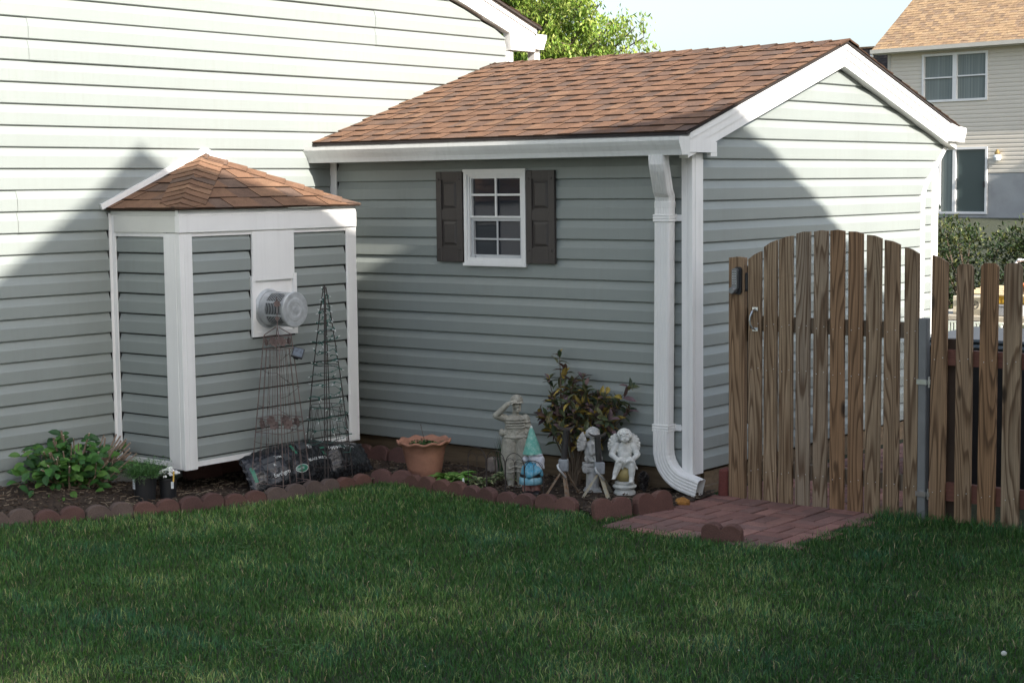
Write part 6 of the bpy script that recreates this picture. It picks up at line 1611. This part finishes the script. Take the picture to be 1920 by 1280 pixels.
# =================================================================== NEIGHBOUR HOUSES BEHIND THE CAMERA (they throw the big shadows)
SA, SB = .235, .585      # sun ray: dx = -1, dy = +SA, dz = -SB
X0 = 8.2
def toplane(P): s = X0-P[0]; return (P[1]-SA*s, P[2]+SB*s)
sil = [toplane(p) for p in [(-3.013, -4.6, .02), (-3.013, -2.777, 1.24), (-3.013, -2.104, 1.70), (-3.013, -1.713, 2.02), (-2.347, -.62, 1.535)]]
silB = [(lambda q: (q[0]-.4*SA, q[1]+.4*SB))(toplane(p)) for p in [(-2.347, -.72, 1.56), (-2.45, 0, 1.27), (-.809, -.175, 2.042), (-.241, .102, 2.132), (.08, .478, 2.18), (0, .942, 1.956), (0, 1.618, 1.586), (0, 2.409, 1.024), (0, 4.2, -.2)]]
def slab(name, pts, x0, x1, label):
    t = thing(name, (x0+2, pts[0][0], -.15), label, 'house'); z0 = -.2
    low = min(p[1] for p in pts)-.25
    mb = MB(); mb.prism([(pts[0][0]+.3, z0), (pts[-1][0]-.3, z0), (pts[-1][0]-.3, low+.1)]+[(y, z-.12) for y, z in pts[::-1][1:-1]]+[(pts[0][0]+.3, low+.1)], lambda y, z, d: (d, y, z), x0+.12, x1)
    mb.build('wall', M['bgsiding'], t)
    mb = MB(); mb.col = (.2, .13, .09); mb.prism([(y, z-.10) for y, z in pts]+[(y, z) for y, z in pts[::-1]], lambda y, z, d: (d, y, z), x0, x1); mb.build('roof', M['shingle'], t)
    for k in range(3):
        yc = lerp(pts[0][0], pts[-1][0], (k+1)/4.)
        for zz in (1.2, 4.0):
            mb = MB(); mb.box((x0+.08, yc-.5, zz), (x0+.118, yc+.5, zz+1.2)); w = mb.build('window', M['white'], t)
            mb = MB(); mb.box((x0+.07, yc-.42, zz+.08), (x0+.0795, yc+.42, zz+1.12)); mb.build('pane', M['bgglass'], w)
slab('neighbour_house', sil, X0, X0+9, 'tall gabled house behind the viewer, casting the pointed shadow on the big wall')
slab('neighbour_house', silB, X0+.4, X0+8, 'long gabled house behind the viewer, outside the photo, casting the shadow on the shed gable')
bushy('added_shade_tree', (11.5, -12.2, -.15), (2.2, 3.0, 4.2), 9000, .26, [(.05, .08, .02), (.07, .10, .03)], 'tree added behind the viewer to shade the lawn, outside the photo', 'tree', 502, 60)  # unseen tree added to keep the lawn in shade
# =================================================================== CAMERA, SUN, SKY
cam = bpy.data.cameras.new('camera'); co = bpy.data.objects.new('camera', cam); COL.objects.link(co); scene.camera = co
cam.sensor_width = 36; cam.lens = 3236.6041/1920*36; cam.clip_end = 500; cam.clip_start = .1
yaw, pit, rol = .6744913, -.0908, -.0108
fw = Vector((-math.sin(yaw)*math.cos(pit), math.cos(yaw)*math.cos(pit), math.sin(pit))); r = Vector((math.cos(yaw), math.sin(yaw), 0)); u = r.cross(fw)
r2 = r*math.cos(rol)+u*math.sin(rol); u2 = -r*math.sin(rol)+u*math.cos(rol)
mt = Matrix((r2, u2, -fw)).transposed().to_4x4(); mt.translation = Vector((5.6541, -8.8107, 1.7514)); co.matrix_world = mt
sdir = Vector((1, -SA, SB)).normalized(); elev = math.asin(sdir.z)
sun = bpy.data.lights.new('sun', 'SUN'); sun.energy = SUN_E; sun.angle = math.radians(.42); sun.color = (1, .925, .84)
so_ = bpy.data.objects.new('sun', sun); COL.objects.link(so_); so_.rotation_euler = sdir.to_track_quat('Z', 'Y').to_euler(); so_.location = sdir*20
w = bpy.data.worlds.new('World'); scene.world = w; w.use_nodes = True; nt = w.node_tree; bg = nt.nodes['Background']
sky = nt.nodes.new('ShaderNodeTexSky'); sky.sky_type = 'NISHITA'; sky.sun_disc = False; sky.sun_elevation = elev; sky.sun_rotation = math.atan2(sdir.x, sdir.y); sky.air_density = 1.0; sky.dust_density = 2.6; sky.ozone_density = 2.0
hs = nt.nodes.new('ShaderNodeHueSaturation'); hs.inputs['Saturation'].default_value = .68; nt.links.new(sky.outputs[0], hs.inputs['Color']); nt.links.new(hs.outputs[0], bg.inputs[0]); bg.inputs[1].default_value = SKY_S
scene.view_settings.view_transform = 'Standard'; scene.view_settings.look = 'None'; scene.view_settings.exposure = EXPO; scene.view_settings.gamma = 1
scene.render.resolution_x = 1024; scene.render.resolution_y = 682
